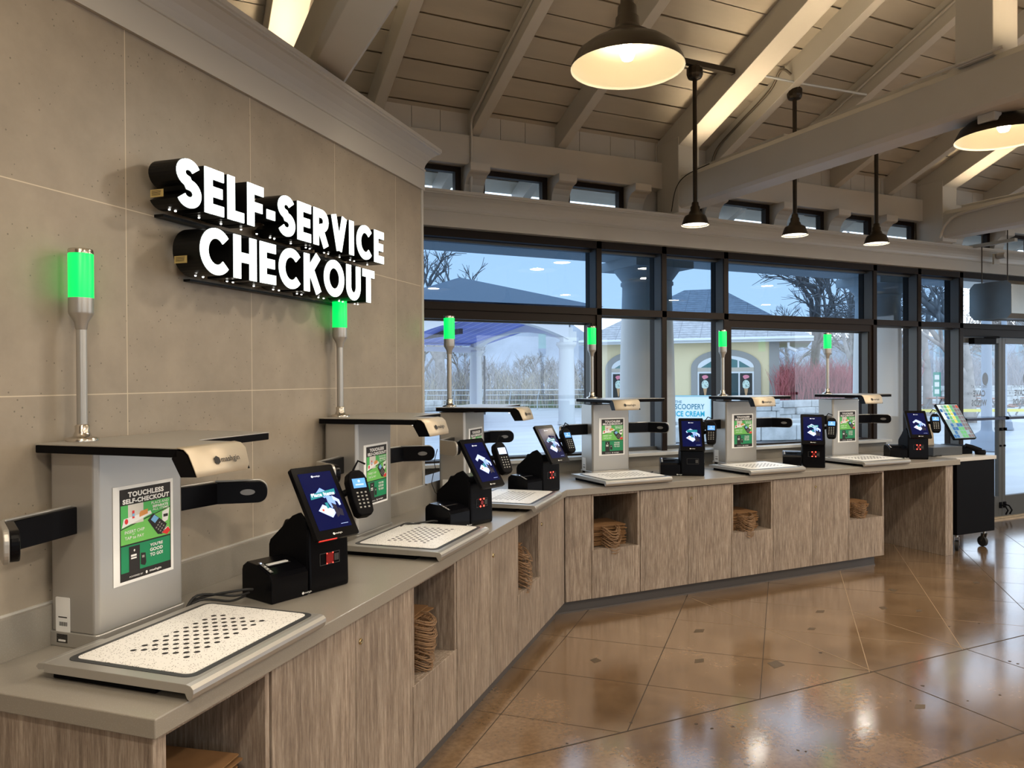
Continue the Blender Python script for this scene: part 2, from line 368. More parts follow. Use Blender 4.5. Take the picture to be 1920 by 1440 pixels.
# ---- tiled wall on the left (local x runs along the wall, local y into it)
wa = struct(MB().box(-2.5, 4.365, 2.06, 2.32, 0, 2.88).build('wall_left', TILE)); wa.rotation_euler.z = AA
eg = MB().box(4.345, 4.372, 2.052, 2.32, 0, 2.878).build('edge_strip', TRIM, wa)
bs = struct(MB().box(1.0, 5.87, 2.035, 2.06, .895, 1.02).build('trim_1', QUARTZ, bevel=.002)); bs.rotation_euler.z = AA
MB().box(1.0, 4.36, 2.052, 2.061, 1.02, 1.026).build('caulk', TRIM, bs)
kn = struct(MB().box(4.37, 5.9, 2.06, 2.2, 0, 1.012).box(4.37, 5.85, 2.035, 2.22, 1.012, 1.03).build('wall_knee', QUARTZ)); kn.rotation_euler.z = AA

def sweep(name, prof, path, m, parent=None):
    """extrude an (out, z) profile along a plan polyline, mitred; 'out' is to the right of travel"""
    vs = []; n = len(prof); P = [Vector((p[0], p[1], 0)) for p in path]
    for i, p in enumerate(P):
        d0 = (P[i]-P[i-1]).normalized() if i else (P[1]-P[0]).normalized()
        d1 = (P[i+1]-P[i]).normalized() if i < len(P)-1 else d0
        r0 = Vector((d0.y, -d0.x, 0)); r1 = Vector((d1.y, -d1.x, 0)); mt = (r0+r1); mt = mt/ (1+r0.dot(r1))
        for o, z in prof: vs.append(p + mt*o + Vector((0, 0, z)))
    fs = [(i*n+k, i*n+k+1, (i+1)*n+k+1, (i+1)*n+k) for i in range(len(P)-1) for k in range(n-1)]
    b = MB().add(vs, fs); b.poly(vs[:n]); b.poly(vs[-n:][::-1])
    return b.build(name, m, parent)
CROWN = [(-.05, 2.874), (.015, 2.874), (.015, 2.990), (.020, 2.993), (.020, 3.004), (.013, 3.008), (.018, 3.03), (.030, 3.055), (.050, 3.083), (.078, 3.106), (.090, 3.110), (.090, 3.118), (.097, 3.122), (.097, 3.142), (-.25, 3.142), (-.25, 2.95)]
struct(sweep('trim_2', CROWN, [A(-2.5, 2.06)[:2], A(4.365, 2.06)[:2], A(4.365, 2.7)[:2]], TRIM))
cb = struct(sweep('trim_3', CROWN, [(-1, 5.60), (13, 5.60)], TRIM))

# ---- roof: boards on rafters, 5 in 12, parallel with the window wall
RM = .42
def roofz(y): return 3.84 + RM*(5.70-y)
rb = MB(); rise = .205; ang = math.atan(RM)
y = 6.62
k = 0
while y > -1.3:
    y1 = y - rise*cos(ang); g = (.014, .007)[k % 2]
    a = [(-6, y, roofz(y)), (14, y, roofz(y)), (14, y1+g, roofz(y1+g)), (-6, y1+g, roofz(y1+g))]
    rb.add(a + [(p[0], p[1], p[2]+.02) for p in a], [(0, 1, 2, 3), (7, 6, 5, 4), (1, 5, 6, 2), (0, 3, 7, 4)], 0)
    y = y1; k += 1
rb.poly([(-6, 6.62, roofz(6.62)+.021), (14, 6.62, roofz(6.62)+.021), (14, -1.3, roofz(-1.3)+.021), (-6, -1.3, roofz(-1.3)+.021)], 1)
struct(rb.build('ceiling', [BOARD, GAP]))
struct(MB().add([(-6, -1.3, roofz(-1.3)), (14, -1.3, roofz(-1.3)), (14, -8, 3.6), (-6, -8, 3.6)], [(0, 1, 2, 3)]).build('ceiling_back', BOARD))
# top skin outdoors
struct(MB().add([(-6.2, 6.63, roofz(6.63)+.05), (14.2, 6.63, roofz(6.63)+.05), (14.2, -1.3, roofz(-1.3)+.12), (-6.2, -1.3, roofz(-1.3)+.12), (-6.2, -8.2, 3.7), (14.2, -8.2, 3.7)], [(0, 1, 2, 3), (3, 2, 5, 4)]).build('roof', SHING))
# rafters: each its own piece of timber
raf = []
def rafter(name, x0, x1, ya, yb, depth, m=PAINT, ch=.0):
    zt = lambda q: roofz(q)
    return struct(MB().add([(x, q, zt(q)-dz) for q in (ya, yb) for x, dz in ((x0, 0), (x1, 0), (x1, depth), (x0, depth))],
        [(3, 2, 1, 0), (4, 5, 6, 7), (0, 4, 7, 3), (1, 2, 6, 5), (3, 7, 6, 2)]).build(name, m, bevel=.004))
for x in (-3.4, -2.6, -1.8, -1.0, -.15, 1.55, 2.38, 3.18, 4.80, 5.61, 6.42, 7.22, 8.9, 9.7, 10.5, 11.7, 12.5):
    rafter('ceiling_rafter', x-.042, x+.042, 6.60, -1.3, .20)
for x in (-2.8, .80, 4.31, 7.81, 11.2):
    p = rafter('ceiling_principal_rafter', x-.11, x+.11, 5.725, -1.3, .235)
    MB().box(x-.115, x+.115, 5.415, 5.728, 3.14, 3.80).build('heel_block', PAINT, p, bevel=.006)
    ti = struct(MB().prism([(x-.11, 3.20), (x-.085, 3.175), (x+.085, 3.175), (x+.11, 3.20), (x+.11, 3.42), (x+.075, 3.465), (x-.075, 3.465), (x-.11, 3.42)], -7.6, 5.43, 'y').build('ceiling_tie_beam', PAINT, bevel=.003))
    if x > 1:
        struct(MB().box(x-.11, x+.11, 2.66, 2.88, 3.46, roofz(2.77)-.15).build('ceiling_post', PAINT, bevel=.005))
        struct(MB().box(x-.09, x+.09, 2.02, 2.20, 3.46, roofz(2.1)-.15).build('ceiling_post', BOARD, bevel=.004))

# ---- plate beam, frieze boards, clerestory and its brackets
struct(MB().box(-3, 13.5, 5.65, 5.86, 3.395, 3.632).build('wall_plate_beam', PAINT, bevel=.005))
fz = MB()
x = -3.0
while x < 13.4:
    w_ = random.uniform(.2, .32); fz.box(x, x+w_-.004, 5.73, 5.80, 3.63, 3.90); x += w_
struct(fz.build('wall_frieze', PAINT))
for i, x in enumerate((-.1, .8, 1.55, 2.375, 3.17, 3.93, 4.80, 5.66, 6.40, 7.1, 8.35, 9.1, 9.9)):
    pr = [(5.76, 3.395), (5.56, 3.395), (5.56, 3.335), (5.575, 3.325)]
    pr += [(5.575+.125*sin(t), 3.325-.155*(1-cos(t))*1.0) for t in (radians(20), radians(40), radians(60), radians(80))]
    pr += [(5.70, 3.14), (5.76, 3.14)]
    struct(MB().prism([(q[0], q[1]) for q in pr], x-.085, x+.085, 'x').build('wall_bracket', PAINT, bevel=.003))
CL = [(-.02, .69), (.92, 1.46), (1.64, 2.28), (2.46, 3.07), (3.26, 3.84), (4.45, 4.72), (4.88, 5.56), (5.76, 6.30), (6.50, 7.0), (7.2, 7.68), (7.95, 8.26), (8.45, 9.0), (9.2, 9.8)]
for i, (a, b) in enumerate(CL):
    f = struct(MB().box(a, b, 5.74, 5.80, 3.352, 3.395).box(a, b, 5.74, 5.80, 3.14, 3.165).box(a, a+.03, 5.74, 5.80, 3.165, 3.352).box(b-.05, b, 5.74, 5.80, 3.165, 3.352).build('window_%d' % (i+20), DKALU))
    MB().box(a+.03, b-.05, 5.765, 5.769, 3.165, 3.352).build('pane', QG, f)
struct(MB().box(-3, 13, 5.62, 5.95, 2.885, 3.12).build('wall_header', TRIM))
for a, b in ((-3, -.02), (.69, .92), (1.46, 1.64), (2.28, 2.46), (3.07, 3.26), (3.84, 4.45), (4.72, 4.88), (5.56, 5.76), (6.30, 6.50), (7.0, 7.2), (7.68, 7.95), (8.26, 8.45), (9.0, 9.2), (9.8, 13)):
    struct(MB().box(a, b, 5.76, 5.82, 3.12, 3.40).build('wall_clerestory_pier', PAINT))

# ---- curtain wall
GY = 5.775
def mull(x0, x1, z0=0, z1=2.885, y1=5.84):
    o = struct(MB().box(x0, x1, 5.65, y1, z0, z1).build('window_mullion', DKALU, bevel=.002))
    MB().box(x0-.0015, x0+.001, 5.665, GY-.01, z0+.01, z1-.01).build('side_channel', GREYALU, o)
xs = [(1.50, 1.555), (3.50, 3.552), (4.19, 4.243), (4.905, 4.96), (6.92, 6.975), (7.62, 7.675), (8.325, 8.385)]
for a, b in xs: mull(a, b)
mull(9.95, 10.02)
struct(MB().box(-1, 10.0, 5.65, 5.84, 2.81, 2.885).build('window_head_frame', DKALU, bevel=.002))
struct(MB().box(-1, 10.0, 5.65, 5.84, 2.235, 2.295).build('window_transom_bar', DKALU, bevel=.002))
panes = [(-.9, 1.50, 1), (1.555, 3.50, 1), (3.552, 4.19, 0), (4.243, 4.905, 0), (4.96, 6.92, 1), (6.975, 7.62, 2), (7.675, 8.325, 2)]
for i, (a, b, kd) in enumerate(panes):
    wi = struct(MB().box(a, b, GY-.003, GY+.003, 2.295, 2.81).build('window_%d' % (2*i+1), QT))
    MB().box(a, b, GY-.03, GY+.03, 2.790, 2.81).box(a, b, GY-.03, GY+.03, 2.295, 2.303).build('window_frame', GREYALU, wi)
    z0 = 1.03 if kd < 2 else .10
    wj = struct(MB().box(a, b, GY-.003, GY+.003, z0, 2.235).build('window_%d' % (2*i+2), QG))
    fr = MB()
    if kd == 1:
        for q in ((a, a+.045), (b-.045, b)): fr.box(q[0], q[1], 5.665, GY+.02, z0, 2.235)
        fr.box(a+.045, b-.045, 5.665, GY+.02, 2.165, 2.235).box(a+.045, b-.045, 5.665, GY+.02, z0, z0+.012)
        fr.build('window_frame', DKALU, wj)
        g = MB().box(a+.045, b-.045, GY-.02, GY+.02, 2.153, 2.165).box(b-.052, b-.045, 5.68, GY-.02, z0, 2.165); g.build('inner_frame', GREYALU, wj)
    else:
        fr.box(a, b, GY-.03, GY+.03, 2.222, 2.235).box(a, b, GY-.03, GY+.03, z0, z0+.03); fr.build('window_frame', GREYALU, wj)
# low wall and sill under the windows
struct(MB().box(-1, 7.06, 5.61, 5.90, 0, 1.0).build('wall_sill', QUARTZ))
struct(MB().box(-1, 7.075, 5.545, 5.76, 1.0, 1.028).build('window_sill', mat('stone_sill', (.56, .57, .56), .3), bevel=.004))
struct(MB().box(7.06, 8.40, 5.68, 5.88, 0, .10).build('baseboard_right', GREYALU))
struct(MB().box(10.0, 13.2, 5.65, 5.9, 0, 3.2).build('wall_right_front', PAINT))
struct(MB().box(13.2, 13.4, -8, 5.9, 0, .9).box(13.2, 13.4, -8, 5.9, 2.9, 9).box(13.2, 13.4, -8, -7, .9, 2.9).box(13.2, 13.4, -7, -1.5, .9, 2.9).box(13.2, 13.4, 4.9, 5.9, .9, 2.9).build('wall_right', PAINT))  # opening in this unseen wall added to let in fill daylight
struct(MB().box(-6.2, -6, -8, 8, 0, 9).build('wall_far_left', PAINT))
struct(MB().box(-6, 13.4, -8.2, -8, 0, .9).box(-6, 13.4, -8.2, -8, 2.9, 4).box(-6, -3.5, -8.2, -8, .9, 2.9).box(-.5, 3.2, -8.2, -8, .9, 2.9).box(7.5, 8.2, -8.2, -8, .9, 2.9).box(12.6, 13.4, -8.2, -8, .9, 2.9).build('wall_back', mat('tan_wall_paint', (.42, .36, .28), .6)))  # openings behind the camera, added for cool daylight fill
struct(MB().box(-6, 1.0, 5.85, 6.0, 0, 3.4).build('wall_front_left', PAINT))

# ---- entrance doors
def door(name, x0, x1, hx):
    d = struct(MB().box(x0, x0+.06, 5.70, 5.75, .012, 2.145).box(x1-.06, x1, 5.70, 5.75, .012, 2.145)
        .box(x0+.06, x1-.06, 5.70, 5.75, .012, .26).box(x0+.06, x1-.06, 5.70, 5.75, 2.075, 2.145).build(name, GREYALU, bevel=.003))
    MB().box(x0+.06, x1-.06, 5.722, 5.728, .26, 2.075).build('pane', QG, d)
    MB().box(x0+.03, x1-.03, 5.635, 5.66, 1.175, 1.205).box(x0+.03, x0+.06, 5.66, 5.70, 1.17, 1.21).box(x1-.06, x1-.03, 5.66, 5.70, 1.17, 1.21).build('push_bar', mat('dark_blue_bar', (.01, .012, .03), .3, .5), d)
    MB().tube([(hx, 5.69, .16), (hx, 5.64, .15), (hx+.02, 5.62, .10), (hx+.01, 5.64, .05)], .009, 8).box(hx-.02, hx+.02, 5.685, 5.70, .12, .19).build('door_stop', BLKM, d)
    MB().box(hx-.012, hx+.012, 5.672, 5.70, 1.04, 1.075).tube([(hx, 5.70, .86), (hx, 5.685, .86)], .012, 10).build('door_lock', BLKM, d)
    return d
d1 = door('door_1', 8.395, 9.165, 9.13); d2 = door('door_2', 9.17, 9.945, 9.205)
MB().box(8.55, 8.95, 5.63, 5.70, 2.06, 2.13).tube([(8.75, 5.64, 2.13), (8.95, 5.60, 2.14), (9.10, 5.70, 2.15)], .012, 6).build('door_closer', BLKM, d1, bevel=.004)
for d, ox in ((d1, 8.46), (d2, 9.236)):
    b = MB(); b.T = plane_T((ox, 5.731, 1.32), (1, 0, 0), (0, 0, 1))
    put_text(b, 'THE CAFE AT', .33, .245, .30, .035, 0, 0, .02, flip=True)
    put_text(b, 'CAVE', .33, .165, .22, .075, 0, 0, .04, flip=True); put_text(b, 'OF THE', .16, .165, .09, .03, 0, 0, .02, flip=True)
    put_text(b, 'WINDS', .33, .055, .28, .075, 0, 0, .04, flip=True)
    b.poly(disc(.44, .335, .055, 0, 24, .075)); b.build('door_lettering', INK, d)
struct(MB().box(8.385, 9.95, 5.68, 5.80, 2.150, 2.235).build('door_head', DKALU))
struct(MB().box(8.30, 10.0, 5.60, 5.86, 0, .012).box(8.3, 10, 5.66, 5.84, .012, .02).build('door_threshold', mat('worn_threshold', (.42, .34, .24), .5, noise=(8, .3, (1, 4, 1)))))

# ================================================================== COUNTER
P0 = A(1.41, 1.355); 
# inner corner: n = 1.355 meets y = 4.70
tC = (4.70-1.355*cos(AA))/sin(AA); C0 = A(tC, 1.355); tB = (5.61-2.035*cos(AA))/sin(AA); CB = A(tB, 2.035)
top = [P0[:2], C0[:2], (6.93, 4.70), (6.93, 5.61), CB[:2], A(1.41, 2.035)[:2]]
ct = MB().prism(top, .852, .90).build('countertop', QUARTZ, bevel=.003)
tag(ct, 'long grey quartz countertop that bends at the corner under all the checkout machines', 'countertop')
def frameobj(name, fr, label, cat, group=None):   # 'A' along the tiled wall, 'B' along the windows
    return empty(name, (0, 0, 0), AA if fr == 'A' else 0, label, cat, group)
FN = {'A': (1.375, 2.03), 'B': (4.72, 5.60)}
DARKIN = mat('dark_cabinet_inside', (.05, .04, .035), .7)
def panel(x0, x1, y0, y1, z0, z1, name, root, m=LAM, bevel=.0012):
    cx, cy, cz = (x0+x1)/2, (y0+y1)/2, (z0+z1)/2
    return MB().box(x0-cx, x1-cx, y0-cy, y1-cy, z0-cz, z1-cz).build(name, m, root, bevel, 1, (cx, cy, cz))
def lock(root, x, yf, z=.76):
    return MB().lathe([(.0, .004), (.006, .004), (.0085, .006), (.0105, .004), (.0115, 0)], (0, 0, 0), 16).add([(-.0015, -.007, .0065), (.0015, -.007, .0065), (.0015, .007, .0065), (-.0015, .007, .0065)], [(0, 1, 2, 3)], 1).build('lock', [BRASS, INK], root, loc=None)
def door_cab(fr, x0, x1, split, locks, label):
    yf, yb = FN[fr]; r = frameobj('base_cabinet', fr, label, 'cabinet', 'base cabinets')
    panel(x0, x1, yf+.02, yb, .10, .848, 'body', r, DARKIN)
    edges = [x0] + split + [x1]
    for i in range(len(edges)-1):
        d = panel(edges[i]+.0015, edges[i+1]-.0015, yf, yf+.019, .096, .846, 'door', r)
        for lx in locks:
            if edges[i] < lx < edges[i+1]:
                L = lock(d, 0, 0); L.location = (lx-(edges[i]+edges[i+1])/2, -.0098, .76-.471); L.rotation_euler = (radians(90), 0, 0)
    return r
def niche_cab(fr, x0, x1, label, zf=.435, lower=True):
    yf, yb = FN[fr]; r = frameobj('niche_cabinet', fr, label, 'cabinet', 'open niche cabinets')
    panel(x0, x0+.018, yf+.002, yb, .10, .85, 'side_panel', r); panel(x1-.02, x1, yf+.002, yb, .10, .85, 'side_panel', r)
    panel(x0+.018, x1-.02, yf+.02, yb-.12, zf-.02, zf, 'shelf', r); panel(x0+.018, x1-.02, yb-.12, yb-.10, .10, .85, 'back_panel', r)
    panel(x0+.018, x1-.02, yf+.002, yb-.12, .835, .851, 'top_rail', r)
    panel(x0+.0015, x1-.0015, yf-.001, yf+.019, .096, zf, 'lower_panel', r)
    return r
e1 = frameobj('end_panel', 'A', 'driftwood laminate end panel closing the near left end of the counter', 'panel')
panel(1.425, 1.450, 1.375, 2.035, 0, .851, 'board', e1)
niche_cab('A', 1.45, 1.868, 'open niche cabinet nearest the camera under the first silver scanner tray')
door_cab('A', 1.876, 2.802, [2.354], [2.385], 'two-door base cabinet with a lock, nearest the camera along the tiled wall')
niche_cab('A', 2.804, 3.264, 'open niche cabinet with a tall bag stack in the middle of the left run')
door_cab('A', 3.270, 4.168, [3.72], [3.76], 'two-door base cabinet between the two bag niches of the left run')
niche_cab('A', 4.170, 4.622, 'open niche cabinet with crumpled bag handles, last niche before the corner')
door_cab('A', 4.624, 5.228, [], [4.66], 'single-door base cabinet just left of the inner corner')
fp = frameobj('filler_panel', 'B', 'narrow plain laminate filler panel just right of the inner corner', 'panel')
panel(2.655, 2.870, 4.722, 4.742, .096, .848, 'board', fp)
niche_cab('B', 2.873, 3.291, 'open niche cabinet right of the corner, with flat bags and hanging handles', .445)
door_cab('B', 3.294, 4.166, [3.738], [3.77], 'two-door base cabinet with brass lock below the fourth pay screen', )
niche_cab('B', 4.168, 4.602, 'open niche cabinet in the middle of the window run, looped handles hanging out', .448)
door_cab('B', 4.604, 5.466, [5.045], [5.08], 'two-door base cabinet with small lock below the fifth pay screen')
niche_cab('B', 5.468, 5.912, 'open niche cabinet at the right end, beside the open knee space', .445)
e2 = frameobj('end_panel', 'B', 'thick laminate end panel at the far right end of the counter beside the black cart', 'panel')
panel(6.745, 6.850, 4.72, 5.60, 0, .851, 'board', e2)
bk = frameobj('back_panel', 'B', 'dark laminate board at the back of the open knee space by the right end', 'panel')
panel(5.915, 6.745, 5.55, 5.57, 0, .851, 'board', bk)
KICK = mat('grey_toe_kick', (.085, .078, .075), .4)
tk = MB(); tk.prism([A(1.45, 1.43)[:2], A(5.17, 1.43)[:2], A(5.17, 1.45)[:2], A(1.45, 1.45)[:2]], 0, .10)
tag(tk.build('toe_kick', KICK), 'dark grey toe kick below the left run of cabinets', 'toe kick')
tag(MB().box(2.60, 5.86, 4.78, 4.80, 0, .105).prism([(2.58, 4.775), (5.865, 4.775), (5.865, 4.80), (2.58, 4.80)], 0, .012).build('toe_kick', KICK), 'dark grey toe kick below the right run of cabinets', 'toe kick')

# ---- paper bags
def bag_mesh(kind):
    b = MB(); w, d = .15, .27
    b.prism(rrect(-w, w, 0, d, .004, 2), 0, .0035, 'z', 0)
    if kind < 3:                                            # folded flat handle sticking out in front
        r, e, dp = ((.062, .085, .022), (.055, .07, .03), (.068, .10, .05))[kind]
        path = []
        for k in range(9):
            a = pi*k/8; path.append(Vector((r*cos(a)*(1+.12*sin(a)), -e*sin(a)**.8, .002-dp*sin(a)**2)))
        for t, q in ((.0, 0), (.012, 1)):
            for i in range(8):
                p0, p1 = path[i]*(1-t*6), path[i+1]*(1-t*6); h = Vector((0, 0, .0034))
                n_ = (p1-p0).cross(Vector((0, 0, 1))).normalized()*.001
                b.add([p0-n_, p1-n_, p1+n_, p0+n_, p0-n_+h, p1-n_+h, p1+n_+h, p0+n_+h], [(0, 1, 5, 4), (1, 2, 6, 5), (2, 3, 7, 6), (3, 0, 4, 7), (4, 5, 6, 7), (3, 2, 1, 0)], 1)
    return b
BAGS = []
for k in range(4):
    o = bag_mesh(k).build('paper_bag', [KRAFT, KRAFTL]); BAGS.append(o.data); bpy.data.objects.remove(o)
def bags(fr, cx, zf, n, kinds, dz, label, group, yoff=.03, toplabel=None, ang=0):
    yf = FN[fr][0]; z = zf + .001
    for i in range(n):
        k = kinds(i); o = bpy.data.objects.new('paper_bag', BAGS[k]); COL.objects.link(o)
        jx, jy, ja = random.uniform(-.008, .008), random.uniform(-.006, .016), random.uniform(-.07, .07)+ang
        x, y = cx+jx, yf+yoff+jy
        if fr == 'A': p = A(x, y, z); o.location = p; o.rotation_euler = (0, 0, AA+ja)
        else: o.location = (x, y, z); o.rotation_euler = (0, 0, ja)
        z += dz
        tag(o, toplabel if (toplabel and i == n-1) else label, 'paper bag', None if (toplabel and i == n-1) else group)
bags('A', 1.665, .435, 24, lambda i: 3, .0078, 'flat brown kraft bag stacked in the near niche below the first scanner', 'bags in the near niche', .05,
     'top flat kraft bag of the stack in the near niche, seen from above', ang=.12)
bags('A', 3.00, .435, 32, lambda i: 0 if i > 15 else 1, .0072, 'kraft bag with V-folded handle in the tall stack in the mid-left niche', 'bags in the mid-left niche', .075,
     'top kraft bag, lying flat at the head of the tall stack in the mid-left niche')
bags('A', 4.36, .435, 30, lambda i: (0, 1, 2)[i % 3], .0078, 'crumpled kraft bag stacked in the last niche before the corner', 'bags in the last left niche', .075)
bags('B', 3.07, .446, 22, lambda i: (2, 0, 1)[i % 3], .0070, 'kraft bag with drooping handle in the first niche right of the corner', 'bags in the first right niche', .075,
     'wide flat kraft bag on top of the stack right of the corner')
bags('B', 4.36, .449, 20, lambda i: (2, 0)[i % 2], .0070, 'kraft bag with looped handle in the middle niche of the window run', 'bags in the middle right niche', .08)
bags('B', 5.65, .446, 20, lambda i: (1, 0)[i % 2], .0068, 'kraft bag in the small stack in the niche beside the knee space', 'bags in the last right niche', .075)

# ================================================================== SCANNER STATIONS
def logo(b, cx, cy, h, mi, z=0, flip=False):
    """hexagon mark and lower-case word"""
    r = h*.62
    b.poly([(cx-h*2.05+r*cos(radians(30+60*k)), cy+r*sin(radians(30+60*k)), z) for k in range(6)], mi)
    put_text(b, 'mashgin', cx+h*.55, cy-h*.08, h*3.7, h*1.02, mi, z, .012)
G1 = mat('poster_green', (.07, .42, .10), .5); G2 = mat('poster_light_green', (.15, .50, .10), .5); G3 = mat('poster_dark_green', (.008, .22, .09), .5)
PB = mat('poster_beige', (.62, .60, .54), .5); PR = mat('poster_red', (.65, .03, .03), .5); PO = mat('poster_orange', (.65, .28, .08), .5); PBL = mat('poster_lcd_blue', (.18, .45, .75), .5); PG = mat('poster_grey', (.30, .28, .26), .5)
def poster(root):
    W, H = .242, .300; b = MB(); b.T = plane_T((-W/2+.013, -.0018, .168), (1, 0, 0), (0, 0, 1))
    P = lambda pts, m, l: b.poly([(x*W, y*H, .0003*l) for x, y in pts], m)
    R = lambda x0, x1, y0, y1, m, l: P([(x0, y0), (x1, y0), (x1, y1), (x0, y1)], m, l)
    b.box(0, W, 0, H, -.0012, 0, 0)
    R(.10, .955, .03, .965, 1, 1)
    P([(.115, .565), (.94, .705), (.94, .80), (.115, .80)], 2, 2)
    P([(.115, .40), (.94, .40), (.94, .695), (.115, .555)], 3, 2)
    R(.115, .94, .115, .385, 4, 2)
    R(.23, .48, .60, .80, 5, 3)                                        # booth column
    P([(.13, .575), (.62, .665), (.60, .70), (.16, .665)], 0, 4); P([(.15, .60), (.58, .675), (.57, .69), (.17, .655)], 0, 5)
    P(disc(.20, .635, .028, 0, 14) and [(p[0], p[1]) for p in disc(.20, .635, .028, 0, 14)], 6, 6)
    R(.295, .33, .655, .735, 6, 6); R(.295, .33, .675, .705, 8, 7); P([(.41, .655), (.55, .675), (.55, .725), (.43, .715), (.41, .69)], 7, 6)
    P([(.80, .66), (.93, .69), (.90, .56), (.80, .53)], 0, 4); R(.82, .90, .60, .63, 1, 5)
    P([(.55, .60), (.64, .665), (.88, .52), (.80, .42), (.72, .43)], 1, 5); P([(.60, .60), (.66, .645), (.74, .60), (.67, .555)], 8, 6)
    for i in range(4):
        for j in range(3):
            x, y = .70+i*.035+j*.028-.02, .535-i*.022+j*.024-.03; P([(x, y), (x+.022, y+.010), (x+.03, y-.004), (x+.008, y-.014)], 9, 6)
    P([(.79, .435), (.90, .485), (.94, .44), (.88, .405)], 6, 7); P([(.84, .47), (.90, .49), (.93, .46), (.87, .44)], 0, 6)
    R(.24, .415, .085, .37, 1, 4); R(.27, .36, .265, .285, 0, 5); R(.27, .36, .24, .255, 0, 5); P([(p[0], p[1]) for p in disc(.325, .325, .012, 0, 10)], 0, 5)
    P([(.43, .16), (.50, .14), (.52, .17), (.51, .27), (.43, .28)], 1, 4); R(.45, .49, .225, .25, 9, 5)
    def T(s, x, y, w, h, bold=.02, al='c', l=8): put_text(b, s, x*W, y*H, w*W, h*H, 0, .0003*l, bold, al)
    T('TOUCHLESS', .525, .905, .60, .055, .05); T('SELF-CHECKOUT', .53, .838, .78, .05, .05)
    T('PLACE AND', .91, .775, .30, .028, .005, 'r'); T('SEPARATE', .90, .737, .27, .026, .04, 'r'); T('ALL ITEMS', .91, .708 - .003, .28, .024, .005, 'r')
    T('INSERT CHIP', .17, .525, .32, .032, .008, 'l'); T('or', .31, .495, .04, .012, .01); T('TAP to PAY', .17, .463, .31, .032, .008, 'l')
    T("YOU'RE", .69, .335, .22, .032, .03); T('GOOD', .69, .285, .22, .036, .03); T('TO GO!', .69, .232, .22, .036, .03)
    T('POWERED BY', .35, .063, .22, .016, .005); T('mashgin', .67, .066, .20, .030, .03)
    P([(p[0], p[1]) for p in disc(.52, .066, .018, 0, 6)], 0, 8)
    return b.build('poster', [WHITE, INK, G1, G2, G3, PB, PR, PO, PBL, PG], root)

